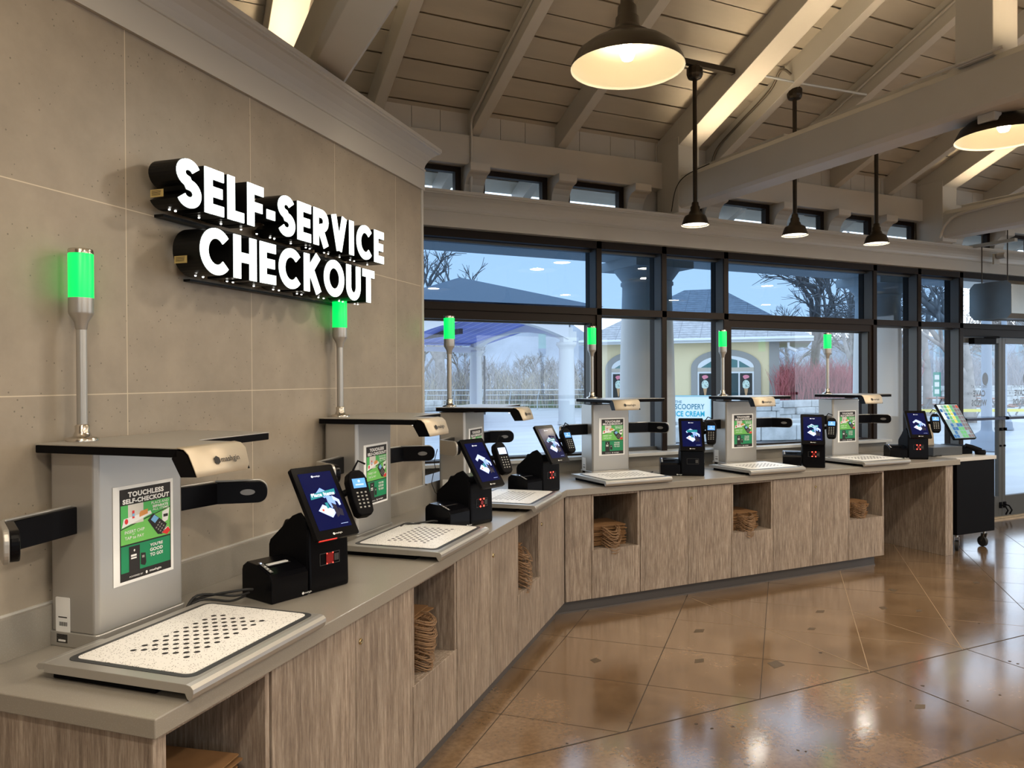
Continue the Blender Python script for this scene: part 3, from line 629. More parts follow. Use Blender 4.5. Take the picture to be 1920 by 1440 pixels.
def station():
    """origin: on the countertop at the middle of the column front; x along the counter, y to the wall"""
    r = empty('checkout_scanner')
    # column
    col = MB().prism([(-.168, .012), (-.156, 0), (.173, 0), (.185, .012), (.185, .17), (.173, .182), (-.156, .182), (-.168, .17)], .045, .578).build('column', ALU, r, .004)
    MB().prism(rrect(-.172, .189, -.004, .186, .014), .0, .045).build('column_base', ALU, r, .003)
    # canopy: wide plate with a nose that bends down at the front
    cz0, cz1 = .578, .605
    cp = MB(); Z = [(-.03-.18, .182), (-.21, -.37), (-.03, -.37), (-.005, -.33), (.03, -.20), (.30, -.20), (.40, -.19), (.40, .175), (.385, .182)]
    cp.prism([(-.21, .182), (-.21, -.335), (.022, -.335), (.022, -.205), (.045, -.185), (.395, -.185), (.40, -.18), (.40, .175), (.393, .182)], cz0, cz1-.004)
    cpo = cp.build('canopy', BLKM, r, .003)
    MB().prism([(-.212, .184), (-.212, -.337), (.024, -.337), (.024, -.207), (.047, -.187), (.396, -.187), (.402, -.18), (.402, .176), (.394, .184)], cz1-.004, cz1).build('canopy_skin', ALU, r, .0015)
    # nose: rolled edge and brand plate
    ns = MB(); x0, x1 = -.212, .024; q = []
    pr = [(-.335, cz1), (-.358, cz1-.004), (-.374, cz1-.018), (-.395, cz1-.062), (-.402, cz1-.078)]
    xr = [0, 0, .0, -.012, -.028]
    vs = [(x0, y, z) for y, z in pr] + [(x1+xr[i], y, z) for i, (y, z) in enumerate(pr)]
    ns.add(vs, [(i, i+1, i+6, i+5) for i in range(4)], 0, True)
    nose = ns.build('nose_plate', ALU2, r); so = nose.modifiers.new('t', 'SOLIDIFY'); so.thickness = .003; so.offset = 0
    MB().prism([(-.330, cz1-.006), (-.354, cz1-.010), (-.368, cz1-.022), (-.390, cz1-.066), (-.396, cz1-.078), (-.345, cz1-.080), (-.315, cz1-.030)], x0+.002, x1-.008, 'x').build('nose_body', BLK, r)
    lb = MB(); lb.T = plane_T((-.088, -.3875, cz1-.042), (1, 0, 0), (0, .42, 1)); logo(lb, .012, 0, .021, 0, .004); lb.build('logo', INK, r)
    MB().lathe([(.05, 0), (.045, -.012), (.0, -.013)], (.02, -.03, cz0), 20).build('camera_dome', BLK, r)
    MB().box(-.18, -.02, -.325, -.295, cz0-.003, cz0).build('canopy_light', mat('canopy_led', (1, 1, 1), .5, emit=(1, .97, .9), es=2.5), r)
    a_ = area('canopy_lamp', (-.10, -.30, cz0-.008), .16, 1.1, (1, .95, .86), (radians(-8), 0, 0), r, 'RECTANGLE'); a_.data.size_y = .03
    # side camera arms: out along the wall, then bent forward; black inner face, silver shell outside
    for s in (1, -1):
        p0, p1, p2 = Vector((s*.165, .085, 0)), Vector((s*.40, .048, 0)), Vector((s*.500, -.100, 0))
        def seg(q0, q1, y_in, th, za, zb, rnd, b):
            d = (q1-q0); L_ = d.length; d.normalize(); n_ = Vector((-d.y, d.x, 0))*s
            T_ = Matrix((d, Vector((0, 0, 1)), n_)).transposed().to_4x4(); T_.translation = q0 + n_*y_in
            r_ = .034; pf = [(-.006, za), (L_, za), (L_, zb), (-.006, zb)] if not rnd else [(-.004, za)] + [(L_-r_+r_*cos(radians(t)), za+r_+r_*sin(radians(t))) for t in range(-90, 1, 15)] + [(L_-r_+r_*cos(radians(t)), zb-r_+r_*sin(radians(t))) for t in range(0, 91, 15)] + [(-.004, zb)]
            b.T = T_; b.prism(pf if s > 0 else pf, 0, th); b.T = None
        b_ = MB(); seg(p0, p1, -.013, .022, .338, .418, False, b_); seg(p1, p2, -.013, .022, .338, .418, True, b_); arm = b_.build('camera_arm', BLK, r, .003)
        b_ = MB(); seg(p0, p1, .009, .014, .334, .422, False, b_); seg(p1, p2, .009, .014, .334, .422, True, b_); b_.build('arm_shell', ALU, r, .003)
        e = (p2-p1).normalized(); n_ = Vector((-e.y, e.x, 0))*s
        L = MB(); L.T = plane_T(p1 + e*.11 - n_*.0135+Vector((0, 0, .378)), e, (0, 0, 1)); L.poly(disc(0, 0, .026, 0, 20, .011)); L.build('camera_lens', mat('lens_grey', (.22, .22, .22), .2, .3), arm)
    # tray
    tb = MB(); X0, X1 = -.378, .212; yb, yf = -.045, -.530
    pr = [(yb, .020), (yb, .045), (yf+.022, .045), (yf+.009, .042), (yf+.001, .034), (yf, .024), (yf+.004, .012), (yf+.012, .004), (yf+.020, .010), (yf+.026, .022)]
    tb.prism(pr, X0, X1, 'x'); tb.box(X0+.02, X1-.02, yb-.35, yb-.01, .0, .02, 1)
    tb.prism([(yb, .045), (yb+.02, .043), (yb+.028, .034), (yb+.02, .026), (yb, .028)], X0, -.18, 'x')
    tr = tb.build('tray_base', [ALU, BLKM], r, .0015)
    MB().prism(rrect(-.343, .204, -.494, -.076, .030), .0445, .0462).build('tray_border', mat('charcoal_border', (.03, .032, .035), .5), r)
    MB().prism(rrect(-.327, .190, -.476, -.094, .022), .0462, .0476).build('tray_surface', TRAYW, r)
    hb = MB(); cx, cy = (X0+X1)/2+.006, (yf+yb)/2+.012
    for j in range(8):
        x = -.236 + (-.028*j) % .040; k_ = 0
        while x < .097:
            hb.poly(disc(x, -.2035-.0252*j, .0085, .0479, 14)); x += .040
    hb.build('tray_holes', INK, r)
    po = poster(r)
    # asset tags on the left side of the column
    ab = MB(); ab.T = plane_T((-.1690, .155, .012), (0, -1, 0), (0, 0, 1))
    ab.prism(rrect(0, .055, .028, .135, .004, 3), 0, .0012, 'z', 0)
    for k in range(12): ab.poly(rect(.014+k*.0026, .0152+k*.0026+(k % 3)*.0004, .050, .062, .0016), 1)
    ab.poly(rect(.0105, .0445, .074, .0775, .0016), 1)
    ab.box(.005, .047, .0, .026, 0, .003, 1); ab.poly(rect(.012, .040, .004, .010, .0034), 0)
    ab.build('asset_tag', [WHITE, INK], r)
    # signal light
    lx, ly = -.085, .140; sl = MB().lathe([(.015, 0.0), (.015, .30)], (lx, ly, cz1+.045), 20)
    for k in range(6):
        a = 2*pi*k/6; sl.tube([(lx+.0135*cos(a), ly+.0135*sin(a), cz1+.045), (lx+.0135*cos(a), ly+.0135*sin(a), cz1+.345)], .002, 5)
    pole = sl.build('signal_light', ALU, r)
    MB().lathe([(.046, 0), (.046, .008), (.040, .011), (.026, .014), (.020, .030), (.021, .046), (.014, .052)], (lx, ly, cz1), 28, cap0=True).build('pole_base', CHROME, pole)
    MB().lathe([(.012, .335), (.017, .345), (.020, .365), (.034, .388), (.035, .392), (.0355, .395), (.0355, .438)], (lx, ly, cz1), 28).build('lens_socket', ALU, pole)
    MB().lathe([(.0, .430), (.0345, .430), (.0352, .438), (.0352, .572), (.034, .576), (0, .576)], (lx, ly, cz1), 32).build('green_lens', GREEN, pole)
    MB().lathe([(.0355, .573), (.0355, .583), (.034, .587), (.0, .588)], (lx, ly, cz1), 32).build('lens_cap', CHROME, pole)
    return r
ST = station()
SP = [('A', 1.885, 1.86, 0, 'silver self-checkout scanner nearest the camera, its left arm cut by the picture edge'),
      ('A', 3.375, 1.86, 0, 'second self-checkout scanner from the left, below the end of the lit sign'),
      ('A', 4.64, 1.82, .004, 'third self-checkout scanner, partly hidden behind two pay screens before the corner'),
      ('B', 3.343, 5.20, .02, 'fourth self-checkout scanner, first one right of the corner'),
      ('B', 4.703, 5.20, .02, 'fifth self-checkout scanner, beside the ice cream banner seen outside'),
      ('B', 5.990, 5.20, .02, 'sixth self-checkout scanner, last one before the open knee space')]
for i, (fr, x, y, dz, lab) in enumerate(SP):
    o = ST if i == 0 else copy_tree(ST)
    if fr == 'A': o.location = A(x, y, .90); o.rotation_euler = (0, 0, AA)
    else: o.location = (x, y, .90); o.rotation_euler = (0, 0, 0)
    tag(o, lab, 'self-checkout scanner', 'self-checkout scanners')
    if i == 2: MB().tube([(-.17, .19, .34), (-.20, .20, .26), (-.18, .20, .22), (-.21, .20, .19), (-.24, .20, .13), (-.21, .19, .07), (-.17, .19, .05)], .0025, 6).build('cord', RUB, o)
    for c in o.children:
        n = c.name.split('.')[0]
        if n in ('canopy', 'canopy_skin', 'nose_plate', 'nose_body', 'logo', 'camera_dome', 'signal_light'): c.location.z += dz

# ================================================================== PAY STATIONS
def screen_art(kind):
    b = MB(); W, H = .150, .232
    b.poly(rect(-W/2, W/2, -H/2, H/2, 0), 0)
    P = lambda pts, m, l: b.poly([(x*W, y*H, .0002*l) for x, y in pts], m)
    P([(-.30, -.17), (-.12, -.07), (.24, -.21), (.04, -.32)], 2, 1); P([(-.24, -.17), (-.11, -.10), (.16, -.21), (.03, -.275)], 1, 2)
    P([(.06, .10), (.28, .03), (.28, -.10), (.12, -.16), (.06, -.04)], 3, 2)
    P([(-.30, .08), (-.06, .20), (.26, .08), (.06, .01), (-.10, .09), (-.24, .02)], 2, 3) if kind != 1 else P([(-.20, .13), (-.02, .22), (.22, .10), (.02, .03)], 3, 3)
    P([(.24, .06), (.42, -.03), (.42, -.12), (.36, -.13), (.34, -.06), (.24, -.02)], 2, 4)
    P([(-.04, -.05), (.04, -.05), (.06, -.14), (-.02, -.16)], 4, 5); P([(p[0], p[1]*.65) for p in disc(-.16, -.26, .035, 0, 10)], 6, 5)
    P([(.14, -.06), (.26, -.11), (.30, -.28), (.18, -.33)], 5, 6); P([(.30, -.16), (.40, -.20), (.38, -.32), (.29, -.30)], 5, 6)
    if kind: P([(-.40, .03), (.38, .085), (.40, .175), (-.37, .125)] if kind == 1 else [(-.24, .05), (.30, .06), (.30, .15), (-.24, .14)], 4, 7)
    if kind == 1: put_text(b, 'Place Items', 0, .102*H, .70*W, .065*H, 1, .0018, .03)
    if kind == 2: put_text(b, 'Pay Here', .03*W, .100*H, .46*W, .055*H, 1, .0018, .03)
    logo(b, 0, .43*H, .008, 1, .0004)
    b.poly(rect(.20*W, .42*W, -.445*H, -.438*H, .0004), 2)
    return b
def kiosk(kind):
    """origin on the countertop, middle of the tower front; x right, y back"""
    r = empty('pay_station')
    MB().prism([(0, 0), (-.002, .02), (.004, .235), (.03, .262), (.15, .262), (.195, .19), (.20, .04), (.19, 0)], -.092, .092, 'x').build('tower', BLK, r, .008)
    MB().prism([(.012, .20), (.02, .265), (.06, .295), (.10, .28), (.238, .175), (.247, .155), (.247, .02), (.012, .02)], -.094, -.080, 'x').build('side_wing', BLKM, r, .003)
    # receipt printer
    pr = MB().prism([(.0, .0), (.0, .088), (.012, .103), (.085, .128), (.15, .132), (.175, .115), (.18, .10), (.18, 0)], -.255, -.098, 'x').build('receipt_printer', BLK, r, .004)
    MB().box(-.225, -.135, .055, .085, .1215, .1232).build('paper_slot', INK, pr)
    s = MB(); s.T = plane_T((-.243, .035, .1135), (1, 0, 0), (0, .94, .32))
    s.poly(rect(-.004, .010, -.018, .062, .001), 0); s.poly(disc(.003, .052, .003, .0015, 8), 1)
    for k in range(3): s.poly(rect(0, .007, -.01+k*.016, -.003+k*.016, .0015), 2)
    s.build('button_panel', [mat('button_grey', (.12, .12, .12), .4), BLUELED, LWHITE], pr)
    if kind in (1,): MB().box(-.225, -.14, .062, .078, .1225, .127).build('receipt_paper', WHITE, pr)
    lb = MB(); lb.T = plane_T((-.105, -.0012, .012), (1, 0, 0), (0, 0, 1)); logo(lb, 0, 0, .0085, 0, .0); lb.build('logo', LWHITE, pr)
    # screen, leaning back
    so_ = -.030 if kind == 1 else -.010
    T = Matrix.Translation((so_, -.010, .335)) @ Matrix.Rotation(radians(90-33), 4, 'X')
    sb = MB(); sb.T = T; sb.prism(rrect(-.097, .097, -.148, .148, .008, 4), -.016, .004); scr = sb.build('screen', BLK, r, .0025)
    da = screen_art(kind); da.v = [T @ (v+Vector((0, .004, .0048))) for v in da.v]; da.build('display', [NAVY, SCW, SCB2, SCB, SCT, SCD, SCO], scr)
    lg = MB(); lg.T = T; logo(lg, 0, -.131, .0085, 0, .0047); lg.build('logo', LWHITE, scr)
    if kind == 1: g = MB(); g.T = T; g.box(-.09, -.01, -.1505, -.1475, -.004, .003); g.build('red_edge', REDG, scr)
    # scanner window with four leds
    sw = MB(); sw.T = plane_T((0, -.0012, .118), (1, 0, 0), (0, 0, 1))
    for x0, x1, y0, y1 in ((-.046, .046, .021, .022), (-.046, .046, -.022, -.021), (-.046, -.045, -.021, .021), (.045, .046, -.021, .021)): sw.poly(rect(x0, x1, y0, y1, 0), 0)
    for k in range(7): sw.poly(rect(.022+k*.003, .0235+k*.003, -.013, .013, 0), 0)
    win = sw.build('scan_window', mat('faint_grey_print', (.12, .12, .12), .5), r)
    if kind != 4:
        le = MB(); le.T = plane_T((0, -.002, .118), (1, 0, 0), (0, 0, 1)); q = .0045 if kind != 1 else .0020
        for x in (-.014, .014):
            for y in (-.019, .019): le.poly(disc(x, y, q, .0006, 10), 0)
        if kind != 1: le.poly(disc(0, 0, .012, .0002, 16), 1)
        else: le.poly(rect(-.017, .017, -.020, .020, .0002), 1)
        le.build('scan_leds', [REDLED, mat('dim_red_window', (.05, .0, .0), .3, emit=(.30, .004, .002), es=.6)], win)
    # card reader on the right
    T2 = Matrix.Translation((.150+so_, -.035, .350)) @ Matrix.Rotation(radians(-10), 4, 'Z') @ Matrix.Rotation(radians(90-26), 4, 'X')
    cr_ = MB(); cr_.T = T2; sh = [(-.034, -.080), (-.022, -.092), (.022, -.092), (.036, -.078), (.040, -.03), (.040, .055), (.030, .080), (.016, .092), (-.018, .092), (-.032, .080), (-.041, .055), (-.041, -.03)]
    cr_.prism(sh, -.032, .012); rd = cr_.build('card_reader', BLKM, r, .006)
    c2 = MB(); c2.T = T2; c2.poly(rect(-.028, .028, .018, .056, .0128), 0); c2.poly(rect(-.018, .018, .028, .034, .0130), 1); c2.poly(disc(0, .045, .006, .0130, 10), 1); c2.build('reader_display', [LCD, SCB2], rd)
    c3 = MB(); c3.T = T2
    for i in range(3):
        for j in range(5): c3.poly(rect(-.022+i*.018, -.014+i*.018, -.062+j*.0145, -.056+j*.0145, .0128), 0)
    c3.build('keypad', mat('key_print', (.35, .35, .34), .5), rd)
    MB().tube([(.05, .04, .33), (.10, .02, .35), (.148, -.03, .35)], .014, 8).tube([(.09, -.03, .44), (.115, -.03, .475), (.15, -.03, .46)], .004, 6).build('reader_arm', BLKM, r)
    return r
KP = [('A', 2.497, 1.568, -19, 1, 'nearest black pay station, its screen reading Place Items'),
      ('A', 3.862, 1.475, -19, 0, 'second black pay station, standing beside the second scanner tray'),
      ('A', 5.105, 1.43, -24, 2, 'third black pay station, in the corner with bluish reflections on its base'),
      ('B', 3.925, 4.895, -33, 4, 'fourth black pay station, red lights off, right of the fourth scanner'),
      ('B', 5.208, 4.858, -44, 2, 'fifth black pay station, facing straight to the camera and reading Pay Here'),
      ('B', 6.592, 4.885, -32, 0, 'sixth black pay station, last one at the right end of the counter')]
KT = {}
for i, (fr, x, y, a, kd, lab) in enumerate(KP):
    if kd not in KT: o = kiosk(kd); KT[kd] = o
    else: o = copy_tree(KT[kd])
    if fr == 'A': o.location = A(x, y, .90); o.rotation_euler = (0, 0, AA+radians(a))
    else: o.location = (x, y, .90); o.rotation_euler = (0, 0, radians(a))
    tag(o, lab, 'pay station', 'pay stations')
# cables behind the machines
def cable(name, pts, label, r=.0045, group='cables on the counter'):
    # smooth through the points
    P = [Vector(p) for p in pts]; Q = []
    for i in range(len(P)-1):
        p0, p1, p2, p3 = P[max(i-1, 0)], P[i], P[i+1], P[min(i+2, len(P)-1)]
        for k in range(6):
            t = k/6; Q.append(.5*((2*p1)+(-p0+p2)*t+(2*p0-5*p1+4*p2-p3)*t*t+(-p0+3*p1-3*p2+p3)*t**3))
    Q.append(P[-1]); return tag(MB().tube(Q, r, 6).build(name, RUB), label, 'cable', group)
for (fr, x, y, a, kd, lab), who in zip(KP, ('first', 'second', 'third', 'fourth', 'fifth', 'sixth')):
    for k in range(3 if who in ('first', 'second') else 1):
        o = .03*k; pts = [(x-.62+.02*k, y+.36-.03*k, .906), (x-.48, y+.30-o, .907+.006*k), (x-.38, y+.27+.01*k, .94+.015*(k == 1)), (x-.30, y+.21-o*.6, .92+.02*k), (x-.255, y+.18-o*.5, .93+.012*k)]
        if fr == 'A': pts = [A(*p) for p in pts]
        cable('power_cable', pts, 'black cables tangled on the counter behind the %s pay station' % who, .0045, 'cables behind the %s pay station' % who)

# ================================================================== BLACK CART WITH TILL
c = empty('rolling_cart', (7.245, 5.10, 0), 0, 'black rolling cart with pale top and casters at the right end of the counter', 'cart')
MB().box(-.285, .285, -.345, .345, .165, .872).build('body', BLKM, c, .004)
MB().box(-.30, .30, -.355, .36, .872, .908).build('cart_top', mat('pale_stone_top', (.60, .58, .54), .35), c, .003)
for sx in (-1, 1):
    for sy in (-1, 1):
        x, y = sx*.21, sy*.29; a = .5 if sx < 0 else 1.4
        cs = MB().tube([(x, y, .165), (x, y, .135)], .014, 10).box(x-.03, x+.03, y-.03, y+.03, .158, .165)
        for o_ in (-.020, .020):
            dx, dy = -sin(a)*o_, cos(a)*o_; cs.prism([(-.02, 0), (.02, 0), (.028, -.085), (.012, -.085)], -.002, .002, 'y')
            vs = cs.v[-8:]
            for i in range(8):
                p = vs[i]; cs.v[-8+i] = Vector((x+cos(a)*p.x-sin(a)*p.y+dx, y+sin(a)*p.x+cos(a)*p.y+dy, .137+p.z))
        k = cs.build('caster', CHROME, c)
        wx, wy = x+cos(a)*.02, y+sin(a)*.02; d = Vector((-sin(a), cos(a), 0))*.014
        MB().tube([Vector((wx, wy, .051))-d, Vector((wx, wy, .051))+d], .050, 24).build('wheel', RUB, k, .005)
ti = empty('till', (7.25, 5.11, .908), radians(-5), 'black point-of-sale till with a tilted coloured touch screen on the cart', 'till')
MB().box(-.33, .06, -.18, .18, 0, .085).build('base_box', mat('slate_plastic', (.055, .06, .065), .4), ti, .005)
MB().box(.06, .25, -.14, .14, 0, .07).box(.09, .23, -.12, .10, .07, .085).build('printer', BLKM, ti, .006)
MB().prism([(.02, .085), (.12, .085), (.10, .30), (.04, .31)], -.20, -.08, 'x').build('stand', mat('beige_stand', (.45, .38, .28), .5), ti, .006)
T = Matrix.Translation((.125, -.05, .325)) @ Matrix.Rotation(radians(90-33), 4, 'X')
b = MB(); b.T = T; b.prism(rrect(-.152, .152, -.205, .205, .01, 3), -.02, .004); sc_ = b.build('touch_screen', BLK, ti, .003)
b = MB(); b.T = T; b.poly(rect(-.140, .140, -.195, .195, .0048), 0)
TC = [mat('till_background', (.2, .3, .35), .3, emit=(.18, .30, .36), es=.7), mat('till_blue', (.02, .1, .3), .3, emit=(.015, .11, .28), es=.8), mat('till_yellow', (.5, .5, .1), .3, emit=(.42, .45, .08), es=.8),
      mat('till_green', (.1, .35, .15), .3, emit=(.07, .30, .12), es=.8), mat('till_pale', (.5, .6, .65), .3, emit=(.45, .55, .62), es=.8), mat('till_grey', (.15, .13, .16), .3, emit=(.10, .09, .11), es=.8), mat('till_red', (.4, .08, .05), .3, emit=(.30, .06, .04), es=.8)]
b.poly(rect(-.142, .02, .02, .195, .005), 4)
for i in range(7):
    for j in range(9):
        m_ = (0, 1, 4, 3, 3, 5, 5)[i] if j < 4 else (4, 0, 3, 2, 3, 5, 5)[i]
        if random.random() < .10: m_ = (6, 4)[i % 2] if i > 4 else 1
        x0 = -.138+i*.040; y0 = -.190+j*.0425
        if m_ != 4: b.poly(rect(x0, x0+.035, y0, y0+.036, .0053), m_)
b.build('display', TC, sc_)
b = MB(); b.T = Matrix.Rotation(radians(-18), 4, 'Z'); b.lathe([(0, 0), (.045, 0), (.05, .02), (.045, .045), (0, .05)], (0, 0, 0), 16); sg = b.build('hand_scanner', BLKM, None, 0, 2, (7.47, 4.86, .909))
MB().tube([(0, 0, .035), (-.06, .05, .07), (-.11, .08, .09)], [.03, .026, .02], 10).build('handle', BLKM, sg)
tag(sg, 'small black hand-held scanner lying at the right edge of the cart top', 'scanner')
cable('power_cable', [(6.80, 5.15, .906), (6.88, 5.02, .91), (6.98, 4.93, .913), (7.02, 5.0, .915)], 'short black cable bridging the counter end and the cart', .005)

# ================================================================== LIT WALL SIGN (own letter shapes, cap height 1)
SW = .232
def arcp(cx, cy, rx, ry, a0, a1, n=14): return [(cx+rx*cos(radians(a0+(a1-a0)*k/n)), cy+ry*sin(radians(a0+(a1-a0)*k/n))) for k in range(n+1)]
h = SW/2
GL = {
 'E': (.56, [[(h, 0), (h, 1)], [(h, h), (.56, h)], [(h, .5), (.52, .5)], [(h, 1-h), (.56, 1-h)]]),
 'L': (.52, [[(h, 0), (h, 1)], [(h, h), (.52, h)]]),
 'F': (.55, [[(h, 0), (h, 1)], [(h, .47), (.51, .47)], [(h, 1-h), (.55, 1-h)]]),
 '-': (.30, [[(0, .40), (.30, .40)]]),
 'H': (.74, [[(h, 0), (h, 1)], [(.74-h, 0), (.74-h, 1)], [(h, .5), (.74-h, .5)]]),
 'I': (.265, [[(h, 0), (h, 1)]]),
 'T': (.64, [[(.32, 0), (.32, 1)], [(0, 1-h), (.64, 1-h)]]),
 'V': (.78, [[(.13, 1), (.39, .02)], [(.39, .02), (.65, 1)]]),
 'K': (.74, [[(h, 0), (h, 1)], [(h, .40), (.60, 1.0)], [(.30, .58), (.62, 0)]]),
 'O': (.94, [arcp(.47, .5, .47-h, .5+.02-h, 0, 360, 36)]),
 'C': (.86, [arcp(.47, .5, .47-h, .5+.02-h, 42, 318, 30)]),
 'U': (.72, [[(h, 1), (h, .38)] + arcp(.36, .38, .36-h, .40-h, 180, 360, 16) + [(.72-h, 1)]]),
 'R': (.68, [[(h, 0), (h, 1)], [(h, 1-h), (.36, 1-h)] + arcp(.36, .69, .31-h, .31-h, 90, -90, 12) + [(h, .38)], [(.34, .42), (.56, 0)]]),
 'S': (.64, [arcp(.325, .725, .315-h+.01, .295-h, 25, 270, 20)[:-1] + arcp(.325, .285+.005, .325-h+.01, .305-h, 90, -155, 20)]),
}
def stroke(b, pts, w, x, sx, sz, y0, y1, mi_side, mi_face):
    """a mitred band of width w along pts, extruded between y0 (front) and y1"""
    n = len(pts); P = [Vector((p[0], p[1], 0)) for p in pts]; closed = (P[0]-P[-1]).length < 1e-4
    Lf = []; Rt = []
    for i in range(n):
        if closed: d0 = (P[i]-P[i-1 if i else n-2]).normalized(); d1 = (P[(i+1) if i < n-1 else 1]-P[i]).normalized()
        else: d0 = (P[i]-P[i-1]).normalized() if i else (P[1]-P[0]).normalized(); d1 = (P[i+1]-P[i]).normalized() if i < n-1 else d0
        a = Vector((-d0.y, d0.x, 0)); c_ = Vector((-d1.y, d1.x, 0)); m = (a+c_)/max(.35, 1+a.dot(c_))
        Lf.append(P[i]+m*w/2); Rt.append(P[i]-m*w/2)
    X = lambda p, y: (x+p.x*sx, y, p.y*sz)
    for i in range(n-1):
        q = [Rt[i], Rt[i+1], Lf[i+1], Lf[i]]
        vs = [X(p, y0) for p in q] + [X(p, y1) for p in q]
        b.add(vs, [(4, 5, 6, 7)], mi_side); b.add(vs, [(0, 1, 5, 4), (2, 3, 7, 6)], mi_side)
        if not closed and i == 0: b.add(vs, [(3, 0, 4, 7)], mi_side)
        if not closed and i == n-2: b.add(vs, [(1, 2, 6, 5)], mi_side)
        b.add(vs, [(3, 2, 1, 0)], mi_face)
sign = empty('wall_sign', (0, 0, 0), AA, 'large illuminated white-faced letters with deep black sides reading SELF-SERVICE CHECKOUT on the tiled wall', 'sign')
CANB = mat('sign_can_black', (.004, .004, .004), .35, spec=.2)
def word(txt, x0, x1, zb, capz, yf=1.90, yb=2.02, gap=.115):
    tot = sum(GL[ch][0] for ch in txt)+gap*(len(txt)-1)
    sx = (x1-x0)/tot; x = x0
    for ch in txt:
        wd, st = GL[ch]; b = MB()
        for s in st: stroke(b, s, SW*1.08, x, sx, capz, yf+.004, yb, 0, 0)
        for v in b.v: v.z += zb
        L = b.build('letter', CANB, sign)
        f = MB()
        for k, s in enumerate(st): stroke(f, s, SW*.98, x, sx, capz, yf-.0002*k, yf+.003, 0, 0)
        for v in f.v: v.z += zb
        f.build('letter_face', FACE, L)
        # little mounting leds beneath
        d = MB()
        for q in ([.35, .6] if wd > .6 else [.5]):
            d.lathe([(0, -.005), (.0035, -.004), (.004, 0)], (x+wd*sx*q, yb-.05, zb-.004), 8)
        d.build('drip_led', LEDW, L)
        x += (wd+gap)*sx
word('SELF-SERVICE', 2.095, 3.563, 2.288, .164)
word('CHECKOUT', 2.205, 3.460, 2.074, .164)
MB().box(2.16, 3.5, 2.02, 2.06, 2.266, 2.276).box(2.30, 3.40, 2.03, 2.06, 2.056, 2.064).build('mounting_rail', CANB, sign)
STK = mat('gold_sticker', (.45, .33, .12), .5)
for zz, tt in ((2.315, 2.087), (2.105, 2.196)):
    s = MB(); s.T = plane_T((tt, 2.005, zz), (0, -1, 0), (0, 0, 1)); s.box(0, .055, 0, .026, 0, .0012, 0)
    for q in (.020, .0155, .011, .0065): s.poly(rect(.006, .046-.2*(.02-q), q, q+.0018, .0016), 1)
    s.build('rating_sticker', [STK, INK], sign)

# ================================================================== LAMPS
def big_pendant():
    r = empty('pendant_lamp')
    prof = [(.232, 0), (.228, .018), (.205, .060), (.165, .092), (.112, .108), (.100, .120), (.098, .132), (.066, .150), (.050, .170), (.047, .205), (.040, .212), (.038, .250), (.028, .262), (.026, .31), (.016, .325)]
    MB().lathe(prof, (0, 0, 0), 48, cap1=True).build('shade', SHADE, r)
    MB().lathe([(.232, 0), (.229, .001), (.2255, .016), (.202, .056), (.162, .088), (.108, .104), (.094, .116), (.090, .128), (.06, .140), (0, .142)], (0, 0, 0), 48).build('reflector', SHADEIN, r)
    MB().lathe([(0, .03), (.022, .036), (.032, .058), (.03, .08), (.018, .10), (.014, .13)], (0, 0, 0), 20).build('bulb', BULB, r)
    MB().tube([(0, 0, .22), (0, 0, 1.62)], .013, 12).build('stem', SHADE, r)
    MB().lathe([(.013, 1.45), (.05, 1.47), (.055, 1.50), (.055, 1.55), (0, 1.56)], (0, 0, 0), 20).build('ceiling_box', SHADE, r)
    return r
bp = big_pendant()
BL = [(1.95, 2.88, 'large dark dome pendant lamp at the top centre of the picture'), (4.52, 2.80, 'large dark dome pendant lamp at the right edge, below the tie beam')]
OFF = [(-.2, .2), (6.35, 2.62), (8.6, 2.62), (1.77, .3), (4.0, .3), (6.35, .3), (-.9, -1.9), (1.77, -2.0), (4.0, -2.0), (6.35, -2.0), (8.6, .3), (10.8, .3), (10.8, 2.62), (.2, -4.6), (4, -4.6), (8.3, -4.0)]  # unseen pendants, added so the room gets enough lamp light
for i, q in enumerate(BL+OFF):
    o = bp if i == 0 else copy_tree(bp); o.location = (q[0], q[1], 3.08); o.scale = (1.1, 1.1, 1.1)
    top_ = ((roofz(q[1]) if q[1] > -1.3 else 3.6+(q[1]+8)/6.7*(roofz(-1.3)-3.6))-.015-3.08)/1.1
    for c_ in o.children:
        if c_.name.startswith('stem'): c_.scale.z = top_/1.62
        if c_.name.startswith('ceiling_box'): c_.location.z = top_-1.56
    tag(o, q[2] if len(q) > 2 else 'large dark dome pendant lamp added out of view to light the room', 'pendant lamp', 'large pendant lamps')
    area('pendant_light', (0, 0, .012), .16, PENDANT_W, WARM, (0, 0, 0), o)
def small_pendant():
    r = empty('small_pendant_lamp')
    MB().lathe([(.105, 0), (.103, .006), (.085, .060), (.078, .072), (.050, .085), (.044, .105), (.036, .112), (.036, .140), (.028, .150), (.026, .175), (.019, .180)], (0, 0, 0), 36, cap1=True).build('shade', SHADE, r)
    MB().lathe([(.105, 0), (.101, .004), (.083, .056), (.05, .075), (0, .078)], (0, 0, 0), 36).build('reflector', SHADEIN, r)
    MB().lathe([(.096, .012), (0, .012)], (0, 0, 0), 36).build('diffuser', SMBULB, r)
    MB().tube([(0, 0, .17), (0, 0, 1.16)], .017, 12).build('stem', SHADE, r)
    MB().lathe([(.017, 1.12), (.05, 1.13), (.058, 1.145), (.062, 1.16), (.062, 1.20), (.055, 1.215), (.04, 1.225), (0, 1.23)], (0, 0, 0), 12, smooth=False).build('ceiling_box', SHADE, r)
    return r
sp = small_pendant()
